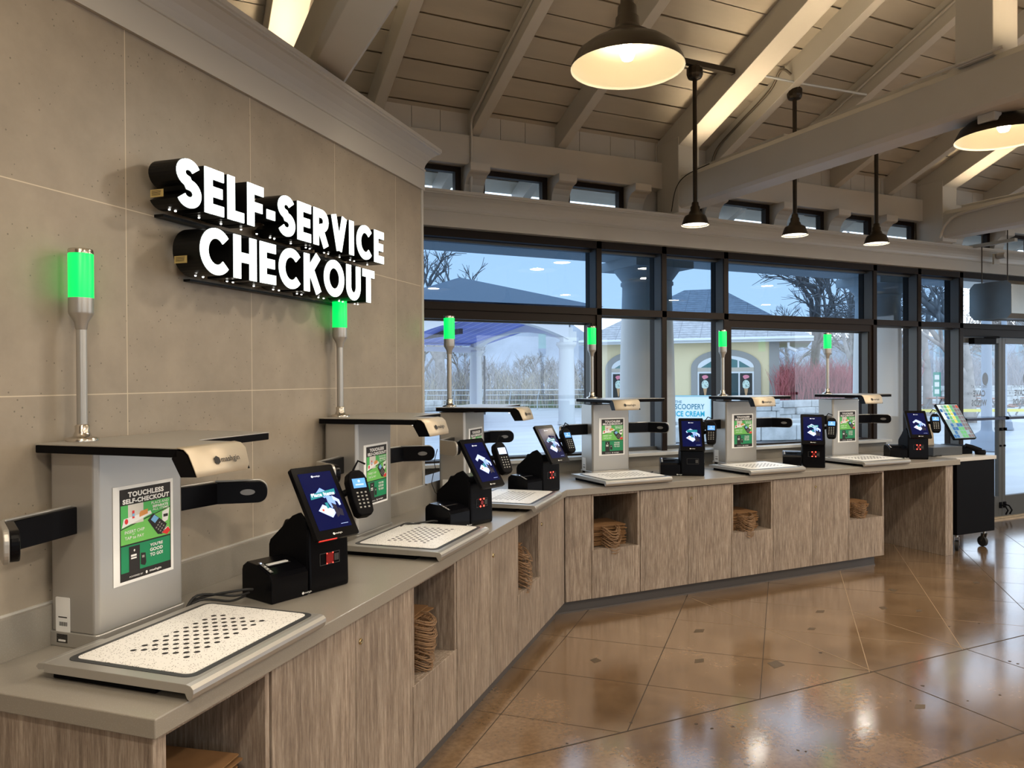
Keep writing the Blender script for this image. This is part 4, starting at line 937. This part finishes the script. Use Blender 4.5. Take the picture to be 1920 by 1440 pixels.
for i, (x, y, lab) in enumerate(((3.815, 4.72, 'left one of the three small dark pendant lamps over the window counter'), (4.85, 4.72, 'middle one of the three small dark pendant lamps over the window counter'),
                                 (5.82, 4.72, 'right one of the three small dark pendant lamps, brassy sheen on its shade'))):
    o = sp if i == 0 else copy_tree(sp); o.location = (x, y, 2.865); tag(o, lab, 'pendant lamp', 'small pendant lamps')
    area('small_pendant_light', (0, 0, .006), .17, SMALL_W, (1, .86, .66), (0, 0, 0), o)
for i, (t_, n_) in enumerate(((2.55, 1.2), (.9, 1.2))):     # the same lamps go on along the tiled wall, above the frame
    o = copy_tree(sp); o.location = A(t_, n_, 3.35); tag(o, 'small dark pendant lamp above the picture over the tiled-wall counter', 'pendant lamp', 'small pendant lamps above the frame')
    for c_ in o.children:
        up_ = roofz(o.location.y)-.02-3.35
        if c_.name.startswith('stem'): c_.scale.z = up_/1.16
        if c_.name.startswith('ceiling_box'): c_.location.z += up_-1.23
    area('small_pendant_light', (0, 0, .006), .17, SMALL_W*1.6, (1, .86, .66), (0, 0, 0), o)
# uplights lying on top of the tie beams; rear ones added to brighten the ceiling
for x in (.80, 4.31, 7.81, -2.8, 11.2):
    for y in (4.75, 3.5, 1.9, .2):
        u = empty('beam_uplight', (x, y, 3.466), 0, 'slim uplight strip lying on top of a tie beam', 'light fixture', 'uplights on the tie beams')
        MB().box(-.05, .05, -.5, .5, 0, .03).build('housing', PAINT, u, .003)
        MB().box(-.035, .035, -.48, .48, .03, .033).build('diffuser', mat('uplight_diffuser', (1, .85, .6), .5, emit=(1, .78, .5), es=2), u)
        a_ = area('beam_uplight_lamp', (0, 0, .04), .9, UP_W, (1, .76, .48), (pi, 0, 0), u, 'RECTANGLE'); a_.data.size = .06; a_.data.size_y = .9; a_.data.spread = radians(105) if y > 3 else pi; a_.data.energy *= .42 if y > 4 else (.6 if y > 3 else 4.2)
# strut, conduits
STRUT = mat('dark_steel_strut', (.06, .05, .04), .4, .6)
tag(MB().box(3.60, 4.20, 4.70, 4.74, 4.09, 4.13).build('steel_strut', STRUT), 'short dark steel strut holding the left small pendant to the big rafter', 'bracket')
tag(MB().box(5.60, 5.88, 4.70, 4.74, 4.055, 4.09).build('steel_strut', STRUT), 'short dark steel strut holding the right small pendant to its rafter', 'bracket')
tag(MB().tube([(4.38, 4.66, 4.10), (4.85, 4.64, 4.095), (5.55, 4.60, 4.10)], .010, 8).build('steel_rod', RAIL), 'thin pale metal rod crossing the rafters behind the middle small pendant', 'rod')
def conduit(pts, label, m=PAINT, r=.011, cat='conduit'):
    P = [Vector(p) for p in pts]; Q = []
    for i in range(len(P)-1):
        p0, p1, p2, p3 = P[max(i-1, 0)], P[i], P[i+1], P[min(i+2, len(P)-1)]
        for k in range(5):
            t = k/5; Q.append(.5*((2*p1)+(-p0+p2)*t+(2*p0-5*p1+4*p2-p3)*t*t+(-p0+3*p1-3*p2+p3)*t**3))
    Q.append(P[-1]); return tag(MB().tube(Q, r, 8).build('conduit', m), label, cat)
conduit([(2.325, 5.0, roofz(5.0)-.10), (2.32, 5.45, roofz(5.45)-.13), (2.32, 5.60, 3.74), (2.33, 5.635, 3.60), (2.33, 5.64, 3.40), (2.33, 5.66, 3.15)], 'painted conduit bending down past the wall plate beside a bracket')
conduit([(2.325, 1.5, roofz(1.5)-.10), (2.325, 3, roofz(3)-.10), (2.325, 5.0, roofz(5)-.10)], 'painted conduit running up along the second common rafter')
conduit([(4.75, 4.66, 4.16), (4.70, 4.72, 4.21), (4.745, 4.9, 4.10), (4.75, 5.3, 3.93), (4.745, 5.55, 3.80), (4.74, 5.63, 3.64), (4.74, 5.64, 3.45)], 'conduit looping from the middle small pendant down the rafter', mat('grey_conduit', (.16, .14, .11), .4, .5))
conduit([(5.555, 2.2, roofz(2.2)-.09), (5.555, 3.5, roofz(3.5)-.09), (5.555, 5.0, roofz(5.0)-.09)], 'painted conduit along the rafter behind the post')
conduit([(7.69, 2.5, 3.44), (7.69, 4.0, 3.43), (7.69, 5.1, 3.40), (7.67, 5.34, 3.33), (7.65, 5.42, 3.17)], 'pale conduit lying along the right tie beam and bending down', PAINT, .016)
conduit([(4.19, 5.0, 3.455), (4.185, 5.30, 3.43), (4.17, 5.42, 3.34), (4.16, 5.47, 3.15)], 'thin black wire drooping at the foot of the left tie beam', RUB, .004, 'wire')
conduit([(4.19, 2.6, 3.475), (4.19, 3.1, 3.47), (4.19, 3.2, 3.462)], 'short pale conduit on top of the tie beam at the post', PAINT, .009)

# ---- air curtain / duct over the door
du = empty('air_unit', (0, 0, 0), 0, 'octagonal galvanised air unit hanging on two rods over the doors', 'air unit')
oc = [(5.06, 2.36), (5.11, 2.31), (5.47, 2.31), (5.525, 2.37), (5.525, 2.66), (5.47, 2.715), (5.11, 2.715), (5.06, 2.67)]
MB().prism(oc, 8.30, 8.62, 'x').build('end_section', DUCT, du, .002)
MB().prism([(5.09, 2.37), (5.49, 2.37), (5.49, 2.69), (5.09, 2.69)], 8.62, 10.3, 'x').build('housing', mat('tan_metal', (.30, .22, .13), .45, .3), du, .003)
MB().box(8.62, 10.3, 5.05, 5.52, 2.325, 2.37).build('outlet_grille', DUCT, du)
for y in (5.14, 5.42): MB().tube([(8.36, y, 2.71), (8.36, y, 3.26)], .006, 8).build('hanging_rod', STRUT, du)
st = MB().box(8.335, 8.385, 5.05, 5.75, 3.125, 3.16).build('strut_channel', mat('zinc_strut', (.42, .41, .38), .4, .6)); tag(st, 'zinc strut channel above the cornice carrying the two hanging rods', 'strut')
c = empty('security_camera', (8.72, 5.44, 3.05), 0, 'small white security camera on the cornice at the right edge', 'camera')
MB().box(-.05, .05, .04, .06, -.09, .03).build('bracket', TRIM, c); MB().tube([(0, .03, 0), (0, -.06, .0)], .035, 16).build('body', TRIM, c, .004)
s = MB().box(-.035, .035, -.05, .05, -.05, .0).build('occupancy_sensor', TRIM, None, .006, 2, (4.31, 2.75, 3.175)); tag(s, 'small white sensor box under the tie beam beside the right dome lamp', 'sensor')

# ================================================================== OUTDOORS
def bear(l, d): return (d*(.429+.903*l), d*(.903-.429*l))
struct(MB().add([(-40, 5.86, -.015), (120, 5.86, -.015), (120, 130, -.015), (-40, 130, -.015)], [(0, 1, 2, 3)]).build('ground', PLAZA))
# porch of this building: beam and round columns
struct(MB().box(-4, 16, 6.42, 6.98, 2.93, 3.09).build('porch_beam', COLW))
for x, lab in ((.85, 'porch column hidden behind the tiled wall'), (4.80, 'thick pale porch column outside, behind the fourth and fifth scanners'), (8.33, 'thick pale porch column outside, right of the large window'), (12.2, 'porch column far right outside the doors')):
    c = empty('porch_column', (x, 6.74, 0), 0, lab, 'column', 'porch columns')
    MB().lathe([(.315, .0), (.315, .12), (.30, .14)], (0, 0, 0), 40, cap0=True).build('column_base', mat('blue_grey_base', (.16, .22, .27), .6), c)
    MB().lathe([(.300, .14), (.300, .5), (.296, 1.2), (.285, 1.9), (.262, 2.60), (.262, 2.66), (.278, 2.67), (.278, 2.70), (.262, 2.71)], (0, 0, 0), 40).build('shaft', COLW, c)
    MB().lathe([(.262, 2.71), (.285, 2.74), (.33, 2.80), (.35, 2.83)], (0, 0, 0), 40).box(-.36, .36, -.33, .33, 2.83, 2.93).build('capital', COLW, c)
# exterior rafter tails under the eave are the roof's own rafters

# pavilion with arched white fascias and blue ceiling
pv = empty('pavilion', (7.85, 24.4, 0), 0, 'open park pavilion with white columns, arched white fascia and blue ceiling', 'pavilion')
def arch_beam(x0, y0, x1, y1, zs, rise_, top_, th, name='arched_fascia'):
    n = 18; L = hypot(x1-x0, y1-y0); dx, dy = (x1-x0)/L, (y1-y0)/L; nx, ny = -dy*th/2, dx*th/2; b = MB(); vs = []
    for k in range(n+1):
        u = k/n; s_ = (2*u-1); zb_ = zs+rise_*(1-s_*s_); px, py = x0+dx*L*u, y0+dy*L*u
        for a_, z in ((1, zb_), (-1, zb_), (-1, top_), (1, top_)): vs.append((px+nx*a_, py+ny*a_, z))
    fs = [(4*k+i, 4*k+(i+1) % 4, 4*k+4+(i+1) % 4, 4*k+4+i) for k in range(n) for i in range(4)]
    return b.add(vs, fs).build(name, mat('pavilion_white', (.72, .73, .74), .6), pv)
Wd, Dp = 5.95, 8.6
arch_beam(0, 0, Wd, 0, 3.10, .66, 4.25, .4); arch_beam(Wd, 0, Wd, Dp, 3.08, .50, 4.1, .35); arch_beam(0, Dp, Wd, Dp, 2.85, .10, 3.15, .35, 'back_beam'); arch_beam(0, 0, 0, Dp, 3.12, .6, 4.1, .35)
MB().add([(-.6, -.6, 4.15), (Wd+.6, -.6, 4.15), (Wd+.6, Dp+.6, 3.25), (-.6, Dp+.6, 3.25)], [(0, 1, 2, 3)]).build('blue_ceiling', BLUEC, pv)
MB().add([(-1, -1, 4.25), (Wd+1, -1, 4.25), (Wd+1, Dp+1, 4.25), (-1, Dp+1, 4.25), (Wd/2+.3, Dp/2-.5, 5.7)], [(0, 1, 4), (1, 2, 4), (2, 3, 4), (3, 0, 4)]).build('roof', mat('pavilion_roof', (.30, .31, .33), .8), pv)
MB().box(Wd/2-.05, Wd/2+.10, 3.0, Dp, 3.42, 3.62).build('ridge_beam', mat('dark_beam', (.08, .07, .07), .8), pv)
for x, y in ((0, 0), (Wd, 0), (0, Dp), (Wd, Dp)):
    cb_ = MB().lathe([(.33, 0), (.33, .10), (.30, .12), (.30, 1.2), (.27, 2.72), (.27, 2.76), (.33, 2.86), (.37, 2.90), (.37, 3.0), (.0, 3.0)], (x, y, 0), 24).build('column', COLW, pv)
    MB().box(x-.2, x+.2, y-.14, y+.14, 3.0, 3.55).box(x+.2, x+.38, y-.1, y+.1, 3.05, 3.40).build('post_box', mat('white_box', (.7, .72, .72), .6) if (x and not y) else COLW, cb_)
MB().tube([(Wd+.40, Dp-.1, 0), (Wd+.40, Dp-.1, 2.75)], .05, 8).build('downpipe', mat('dark_pipe', (.10, .10, .10), .6), pv)

# ice cream kiosk: facade faces -x
ic = empty('ice_cream_kiosk', (25.03, 22.07, 0), radians(45), 'small yellow stucco kiosk with arched serving windows and shingle roof', 'building')
MB().box(0, 6, 2.3, 9.9, 0, 3.15).build('wall', STUCCO, ic)
MB().box(-.04, .3, 2.25, 2.65, 0, 3.15).build('corner_trim', STTRIM, ic); MB().box(-.10, 0, 2.3, 9.9, 0, .62).build('stone_base', STONE, ic)
MB().box(-.45, 7, 1.0, 10.6, 3.15, 3.22).build('soffit', mat('soffit_grey', (.55, .56, .55), .7), ic)
MB().box(-.55, -.44, .95, 10.6, 3.14, 3.30).tube([(-.60, .95, 3.27), (-.60, 10.6, 3.27)], .06, 8).build('gutter', mat('white_gutter', (.75, .78, .78), .5), ic)
MB().add([(-.55, .9, 3.29), (-.55, 10.7, 3.29), (4.2, 6.6, 5.9), (4.2, 4.9, 5.9), (8.8, .9, 3.29), (8.8, 10.7, 3.29)], [(0, 3, 2, 1), (0, 4, 3), (1, 2, 5)]).build('roof', SHING, ic)
IWH = mat('window_white', (.75, .78, .78), .5); IGL = mat('dark_window_glass', (.04, .08, .09), .08); TEALG = mat('teal_window_glass', (.10, .22, .22), .1)
def arch_window(yc, label_=None):
    w = 1.14; zs = 2.10; ri = .60; K_ = w/1.75
    def ap(ww, z0, r0, off): return [(yc-ww+off*0, z0), (yc-ww, zs)] + [(yc+ww*sin(radians(a)), zs+r0*cos(radians(a))) for a in range(-80, 81, 10)] + [(yc+ww, zs), (yc+ww, z0)]
    o = MB().prism(ap(w+.28, .62, ri+.16, 0), -.10, .0, 'x').build('arch_trim', STTRIM, ic)
    MB().prism(ap(w, .70, ri-.10, 0), -.13, -.09, 'x').build('window', IWH, o)
    g = MB()
    for k, (a, b_) in enumerate([(a_*K_, b_*K_) for a_, b_ in ((-1.65, -.90), (-.80, -.05), (.05, .80), (.90, 1.65))]):
        g.box(-.135, -.13, yc+a, yc+b_, .76, 1.86)
    g.build('pane', IGL, o)
    t_ = MB()
    for a, b_, h0, h1 in ((-1.55, -.85, .02, .30), (-.75, -.03, .32, .44), (.03, .75, .44, .32), (.85, 1.55, .30, .02)):
        a *= K_; b_ *= K_
        t_.add([(-.136, yc+a, 2.08), (-.136, yc+b_, 2.08), (-.136, yc+b_, 2.08+h1), (-.136, yc+a, 2.08+h0)], [(0, 1, 2, 3)])
    t_.build('fanlight', TEALG, o); MB().box(-.14, -.13, yc-w, yc+w, 1.93, 2.10).build('transom_panel', mat('tan_panel', (.50, .46, .38), .6), o)
    # ice cream cone adverts in the outer panes
    for yy in (yc+.83, yc-.83):
        ad = MB(); ad.T = plane_T((-.145, yy, 1.31), (0, -.68, 0), (0, 0, 1)) @ Matrix.Diagonal((.68, 1.06, 1, 1))
        ad.poly(rect(-.36, .36, -.5, .5, 0), 0); ad.poly([(-.13, -.02, .004), (.13, -.02, .004), (.03, -.42, .004), (-.03, -.42, .004)], 1)
        ad.poly(disc(0, .08, .21, .006, 20, .17), 2); ad.poly(disc(-.09, .0, .11, .007, 14, .08), 2); ad.poly(disc(.09, .01, .11, .007, 14, .08), 2)
        for k in range(7): ad.poly(disc(.14*cos(k*2.3), .08+.10*sin(k*1.7), .02, .008, 6), 0)
        ad.poly(disc(0, .38, .19, .004, 16, .07), 3); ad.poly(disc(-.05, .33, .09, .005, 12, .05), 3)
        ad.build('cone_poster', [mat('poster_black', (.01, .015, .015), .4), mat('cone_tan', (.55, .33, .16), .6), mat('mint_cream', (.60, .75, .66), .6), mat('poster_pink', (.75, .25, .32), .6)], o)
arch_window(4.39); arch_window(8.1)
MB().tube([(-.3, 1.9, 3.1), (-.3, 1.9, 2.9)], .05, 8).tube([(-.3, 1.9, 2.9), (-.35, 1.6, 2.75)], .07, 8).build('floodlight', mat('white_lamp_body', (.75, .75, .75), .5), ic)

# banner
bx, by = bear(.227, 27); bn = empty('ice_cream_banner', (bx, by, 0), YAW - pi/2 - math.atan(.222), 'white banner on a frame reading THE SCOOPERY ICE CREAM beyond the window', 'banner')
MB().box(-1.15, .86, 0, .03, .10, 1.02).build('panel', mat('banner_white', (.80, .88, .88), .6), bn)
MB().box(-1.18, .90, -.02, .05, 1.02, 1.06).box(.86, .90, -.02, .05, 0, 1.04).box(-1.19, -1.15, -.02, .05, 0, 1.04).box(-1.15, .86, -.02, .05, .06, .10).build('frame', mat('teal_frame', (.30, .55, .58), .5), bn)
b = MB(); b.T = plane_T((0, -.004, .56), (1, 0, 0), (0, 0, 1))
put_text(b, 'THE', -.36, .27, .24, .09, 0, 0, .01, 'l'); put_text(b, 'SCOOPERY', -.36, .10, 1.02, .19, 0, 0, .012, 'l'); put_text(b, 'ICE CREAM', -.36, -.155, 1.02, .19, 1, 0, .03, 'l')
b.poly([p for p in disc(-.62, .09, .20, 0, 28)], 0); b.poly([p for p in disc(-.62, .09, .165, .002, 28)], 2)
b.build('lettering', [mat('teal_ink', (.02, .20, .26), .5), mat('cyan_ink', (.0, .42, .55), .5), mat('banner_white', (0, 0, 0))], bn)

# stone seats and planters, block by block courses
def stone_run(p0, p1, z0, z1, th, label, n):
    r = empty('stone_wall', (0, 0, 0), 0, label, 'stone wall'); d = Vector((p1[0]-p0[0], p1[1]-p0[1], 0)); L = d.length; a = atan2(d.y, d.x)
    b = MB(); rows = max(1, round((z1-z0)/.28)); hz = (z1-z0)/rows
    for j in range(rows):
        x = -random.random()*.3
        while x < L:
            w_ = random.uniform(.5, 1.1); xa, xb = max(0, x), min(L, x+w_-.02)
            if xb > xa:
                o = random.uniform(-.04, .04); b.box(xa, xb, o, th+o, z0+j*hz+.008, z0+(j+1)*hz)
            x += w_
    m = b.build('stone_course', STONE, r, .03); r.location = (p0[0], p0[1], 0); r.rotation_euler.z = a; return r
stone_run(bear(.17, 19.5), bear(.40, 20.5), 0, .42, .6, 'low pale limestone seat wall across the plaza', 8)
stone_run(bear(.15, 23), bear(.42, 24), 0, .36, .6, 'second pale limestone seat wall behind the first', 8)
stone_run(bear(.345, 28.5), bear(.47, 30.5), 0, .80, .5, 'grey stone planter wall in front of the red shrubs', 6)
stone_run(bear(.32, 26.5), bear(.352, 26.8), 0, 1.0, .6, 'stone pier at the corner of the kiosk', 3)
stone_run(bear(-.16, 38), bear(-.09, 40.5), 0, .55, .7, 'boulder edge beside the railing at the far left', 3)
stone_run(bear(.50, 41), bear(.72, 43), 0, 1.15, .6, 'long low stone wall far behind the picnic tables', 8)
struct(MB().prism([bear(.34, 30.2), bear(.48, 31.8), bear(.48, 60), bear(.34, 60)], -.01, .35).build('lawn', GRASS))
struct(MB().prism([bear(-.35, 46), bear(.2, 43), bear(.2, 80), bear(-.35, 80)], -.01, .12).build('lawn_behind_railing', GRASS))
# railing
rl = empty('railing', (0, 0, 0), 0, 'pale metal railing with slanted posts in front of the bare woods', 'railing')
pA, pB = Vector((*bear(-.45, 41), 0)), Vector((*bear(.14, 41), 0)); dd = (pB-pA).normalized(); q_ = Vector((-dd.y, dd.x, 0))
b = MB()
for z, o in ((1.07, .22), (.80, .10), (.52, .02), (.25, 0)): b.tube([pA+Vector((0, 0, z))-q_*o, pB+Vector((0, 0, z))-q_*o], .032 if z > 1 else .020, 6)
b.build('rails', RAIL, rl)
for k in range(16):
    p = pA + dd*(k*1.5+.3); MB().tube([p+Vector((0, 0, 0)), p+Vector((0, 0, .5)), p+dd*.10+Vector((0, 0, 1.07))-q_*.22], .035, 6).build('post', RAIL, rl)

# bare trees
def tree_mesh(seed, hgt, r0, spread=.55, levels=5, split=3, m=BARK):
    rnd = random.Random(seed); b = MB()
    def grow(p, d, L, r, lv):
        n = 3; pts = [p]; q = p
        for k in range(n):
            d = (d + Vector((rnd.uniform(-1, 1), rnd.uniform(-1, 1), rnd.uniform(-.2, .5)))*.13).normalized(); q = q + d*L/n; pts.append(q)
        rs = [r*(1-.4*k/n) for k in range(n+1)]
        b.tube(pts, rs, 7 if lv > 3 else (5 if lv > 1 else 3), 0, False)
        if lv <= 0: return
        for i in range(split + (1 if lv < 3 else 0)):
            t = rnd.uniform(.45, 1.0) if i else 1.0; base = pts[0].lerp(pts[-1], t) if t < 1 else pts[-1]
            k_ = min(n-1, int(t*n)); base = pts[k_].lerp(pts[k_+1], t*n-k_) if t < 1 else pts[-1]
            a = rnd.uniform(0, 2*pi); o = d.orthogonal().normalized(); o = Matrix.Rotation(a, 3, d) @ o
            nd = (d*(1-spread*.5) + o*spread*rnd.uniform(.7, 1.3) + Vector((0, 0, .12))).normalized()
            grow(base, nd, L*rnd.uniform(.58, .78), r*.56*(1 if i else 1.1), lv-1)
    grow(Vector((0, 0, 0)), Vector((0, 0, 1)), hgt*.34, r0, levels)
    return b
TM = []
for sd, H_, R_ in ((3, 11, .30), (11, 10, .22), (23, 12, .42)):
    o = tree_mesh(sd, H_, R_).build('bare_tree', BARK); TM.append(o.data); bpy.data.objects.remove(o)
TREES = [(-.095, 46, 2, 1.0, 'thick pale bare tree trunk beyond the railing at the left edge of the windows'),
         (.395, 37, 0, 1.0, 'large bare tree behind the red shrubs, right of the kiosk'), (.445, 42, 1, 1.1, 'bare tree just right of the large tree behind the red shrubs'),
         (.545, 33, 1, .95, 'bare tree seen in the narrow pane left of the doors'), (.60, 28, 0, .85, 'bare twiggy tree seen through the left door'),
         (-.04, 50, 0, .38, ''), (.015, 52, 1, .38, ''), (.06, 48, 0, .38, ''), (.10, 50, 1, .38, ''), (-.12, 53, 1, .9, ''), (-.07, 56, 2, .45, ''), (.035, 58, 2, .38, ''),
         (.085, 60, 0, .45, ''), (.36, 50, 1, .8, ''), (.42, 55, 0, .9, ''), (.47, 50, 2, .7, ''), (.50, 58, 1, .9, ''), (.57, 55, 0, .8, ''), (.64, 52, 1, .8, ''), (.69, 56, 0, .9, ''), (-.02, 62, 1, .38, ''), (.13, 56, 0, .7, ''), (-.2, 50, 0, .8, ''), (-.28, 54, 1, .8, ''), (-.36, 50, 0, .8, ''), (-.45, 55, 1, .8, ''), (.2, 56, 1, .8, ''), (.27, 58, 0, .8, '')]
far = [t for t in TREES if not t[4]]
for i, (l, d, k, s, lab) in enumerate(TREES):
    o = bpy.data.objects.new('bare_tree', TM[k]); COL.objects.link(o); x, y = bear(l, d); o.location = (x, y, -.05); o.scale = (s, s, s*1.0); o.rotation_euler.z = i*1.7
    if lab: tag(o, lab, 'tree', 'bare trees')
    else:
        side = 'left' if l < .2 else 'right'
        tag(o, 'bare grey tree in the distant woods seen through the %s windows' % side, 'tree', 'distant bare trees seen through the %s windows' % side)
# brush: uncountable twigs
def brush(name, l0, l1, d0, d1, n, h0, h1, r, m, label, cat='shrubs', z=0):
    b = MB(); rnd = random.Random(len(label)*7+n)
    for _ in range(n):
        x, y = bear(rnd.uniform(l0, l1), rnd.uniform(d0, d1)); h_ = rnd.uniform(h0, h1); p = Vector((x, y, z))
        dx, dy = rnd.uniform(-.3, .3), rnd.uniform(-.3, .3); top_ = p+Vector((dx*h_, dy*h_, h_)); mid = p+Vector((dx*h_*.35, dy*h_*.35, h_*.55))
        b.tube([p, mid, top_], [r, r*.7, r*.25], 3, 0, False)
        for k in range(3):
            q = mid.lerp(top_, rnd.uniform(0, .8)); b.tube([q, q+Vector((rnd.uniform(-.25, .25)*h_, rnd.uniform(-.25, .25)*h_, rnd.uniform(.15, .35)*h_))], [r*.5, r*.2], 3, 0, False)
    return tag(b.build(name, m), label, cat, kind='stuff')
brush('brush', -.55, .30, 44, 60, 2200, .8, 3.0, .028, TWIG, 'dense grey leafless brush beyond the railing')
brush('brush', -.50, .20, 43, 50, 1000, .8, 2.2, .03, TWIG2, 'straw-coloured undergrowth just behind the railing')
brush('shrub_thicket', .345, .445, 30.5, 33, 900, 1.0, 1.9, .016, REDT, 'red-twigged leafless shrubs in the stone planter', z=.3)
brush('shrub_thicket', .44, .50, 31, 37, 500, .9, 1.8, .016, TWIG2, 'straw-coloured leafless shrubs beside the red ones', z=.3)
brush('brush', .33, .75, 46, 62, 1300, 1.0, 3.4, .03, TWIG, 'grey leafless thicket far behind the plaza on the right')
brush('shrub_thicket', .505, .515, 26, 27, 60, 1.2, 2.4, .02, REDT, 'sliver of red and green shrub beside the right porch column')
# distant hillside
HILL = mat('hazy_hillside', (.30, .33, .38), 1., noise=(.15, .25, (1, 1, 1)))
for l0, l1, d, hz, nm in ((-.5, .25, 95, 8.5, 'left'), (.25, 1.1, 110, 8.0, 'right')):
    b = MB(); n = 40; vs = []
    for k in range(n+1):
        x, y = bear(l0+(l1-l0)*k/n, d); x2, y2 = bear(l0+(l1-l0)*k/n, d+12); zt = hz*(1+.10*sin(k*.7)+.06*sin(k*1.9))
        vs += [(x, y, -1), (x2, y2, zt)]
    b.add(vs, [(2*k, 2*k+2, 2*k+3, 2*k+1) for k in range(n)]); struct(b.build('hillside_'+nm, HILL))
# picnic tables
WOODR = mat('red_brown_boards', (.33, .14, .09), .7)
def picnic():
    r = empty('picnic_table')
    tp = MB()
    for k in range(5): tp.box(-.95, .95, -.37+k*.15, -.24+k*.15, .73, .77)
    tp.build('tabletop', WOODR, r)
    for s in (-1, 1): MB().box(-.95, .95, s*.68-.13, s*.68+.13, .43, .47).build('bench', WOODR, r)
    for sx in (-.7, .7):
        MB().tube([(sx, -.62, 0), (sx, -.25, .73)], .035, 6).tube([(sx, .62, 0), (sx, .25, .73)], .035, 6).tube([(sx, -.75, .41), (sx, .75, .41)], .03, 6).build('leg_frame', mat('grey_steel', (.25, .26, .27), .5), r)
    return r
pt = picnic()
for i, (l, d, a, lab) in enumerate(((.565, 33, .3, 'red-topped picnic table seen through the narrow pane left of the doors'), (.625, 32, .8, 'red-topped picnic table seen through the left door beside the lamp post'), (.69, 33, .2, 'red-topped picnic table seen at the far right through the doors'), (.60, 38, 1.2, 'farther picnic table in front of the long stone wall'))):
    o = pt if i == 0 else copy_tree(pt); o.location = (*bear(l, d), 0); o.rotation_euler.z = a; tag(o, lab, 'picnic table', 'picnic tables')
tag(MB().prism([bear(.52, 27), bear(.73, 27), bear(.73, 27.05), bear(.52, 27.05)], .42, .52).build('caution_tape', mat('yellow_tape', (.75, .65, .10), .5)), 'yellow caution tape stretched in front of the picnic tables', 'tape')
# lamp posts
for l, d, r_, lab in ((.622, 17.4, .11, 'grey-blue lamp post with bell-shaped base outside the left door'), (.645, 24, .08, 'thinner lamp post behind the first one')):
    x, y = bear(l, d); k = r_/.11
    o = MB().lathe([(.36*k, 0), (.36*k, .05), (.33*k, .08), (.31*k, .22), (.24*k, .36), (.15*k, .42), (r_*1.05, .46), (r_, .55), (r_*.9, 4.5)], (0, 0, 0), 28).build('post', mat('blue_grey_post', (.24, .29, .36), .6), None)
    o.name = 'lamp_post'; o.location = (x, y, 0); tag(o, lab, 'lamp post')
# traffic drum, trail sign, utility cabinet
o = empty('traffic_cone', (*bear(.518, 23), 0), 0, 'orange and white striped traffic channelizer beside the right porch column', 'traffic cone')
b = MB(); b.box(-.2, .2, -.2, .2, 0, .04, 2)
for k in range(5): b.lathe([(.13-.01*k, .04+k*.22), (.12-.01*k, .26+k*.22)], (0, 0, 0), 16, k % 2)
b.lathe([(.08, 1.14), (0, 1.15)], (0, 0, 0), 16, 0); b.build('drum', [mat('cone_orange', (.85, .10, .04), .5), mat('cone_white', (.8, .8, .8), .5), RUB], o)
o = empty('trail_sign', (*bear(.557, 30), 0), YAW-pi/2-math.atan(.557), 'small green and white sign stack on a thin post', 'sign')
MB().tube([(0, 0, 0), (0, 0, 1.9)], .03, 6).build('post', mat('grey_steel', (.25, .26, .27)), o)
b = MB(); b.box(-.13, .13, -.05, -.03, .9, 1.85, 0)
for k in range(3): b.box(-.08, .08, -.055, -.05, 1.0+k*.28, 1.18+k*.28, 1)
b.build('panel', [mat('sign_green', (.05, .30, .22), .5), WHITE], o)
# pale far buildings over the gorge
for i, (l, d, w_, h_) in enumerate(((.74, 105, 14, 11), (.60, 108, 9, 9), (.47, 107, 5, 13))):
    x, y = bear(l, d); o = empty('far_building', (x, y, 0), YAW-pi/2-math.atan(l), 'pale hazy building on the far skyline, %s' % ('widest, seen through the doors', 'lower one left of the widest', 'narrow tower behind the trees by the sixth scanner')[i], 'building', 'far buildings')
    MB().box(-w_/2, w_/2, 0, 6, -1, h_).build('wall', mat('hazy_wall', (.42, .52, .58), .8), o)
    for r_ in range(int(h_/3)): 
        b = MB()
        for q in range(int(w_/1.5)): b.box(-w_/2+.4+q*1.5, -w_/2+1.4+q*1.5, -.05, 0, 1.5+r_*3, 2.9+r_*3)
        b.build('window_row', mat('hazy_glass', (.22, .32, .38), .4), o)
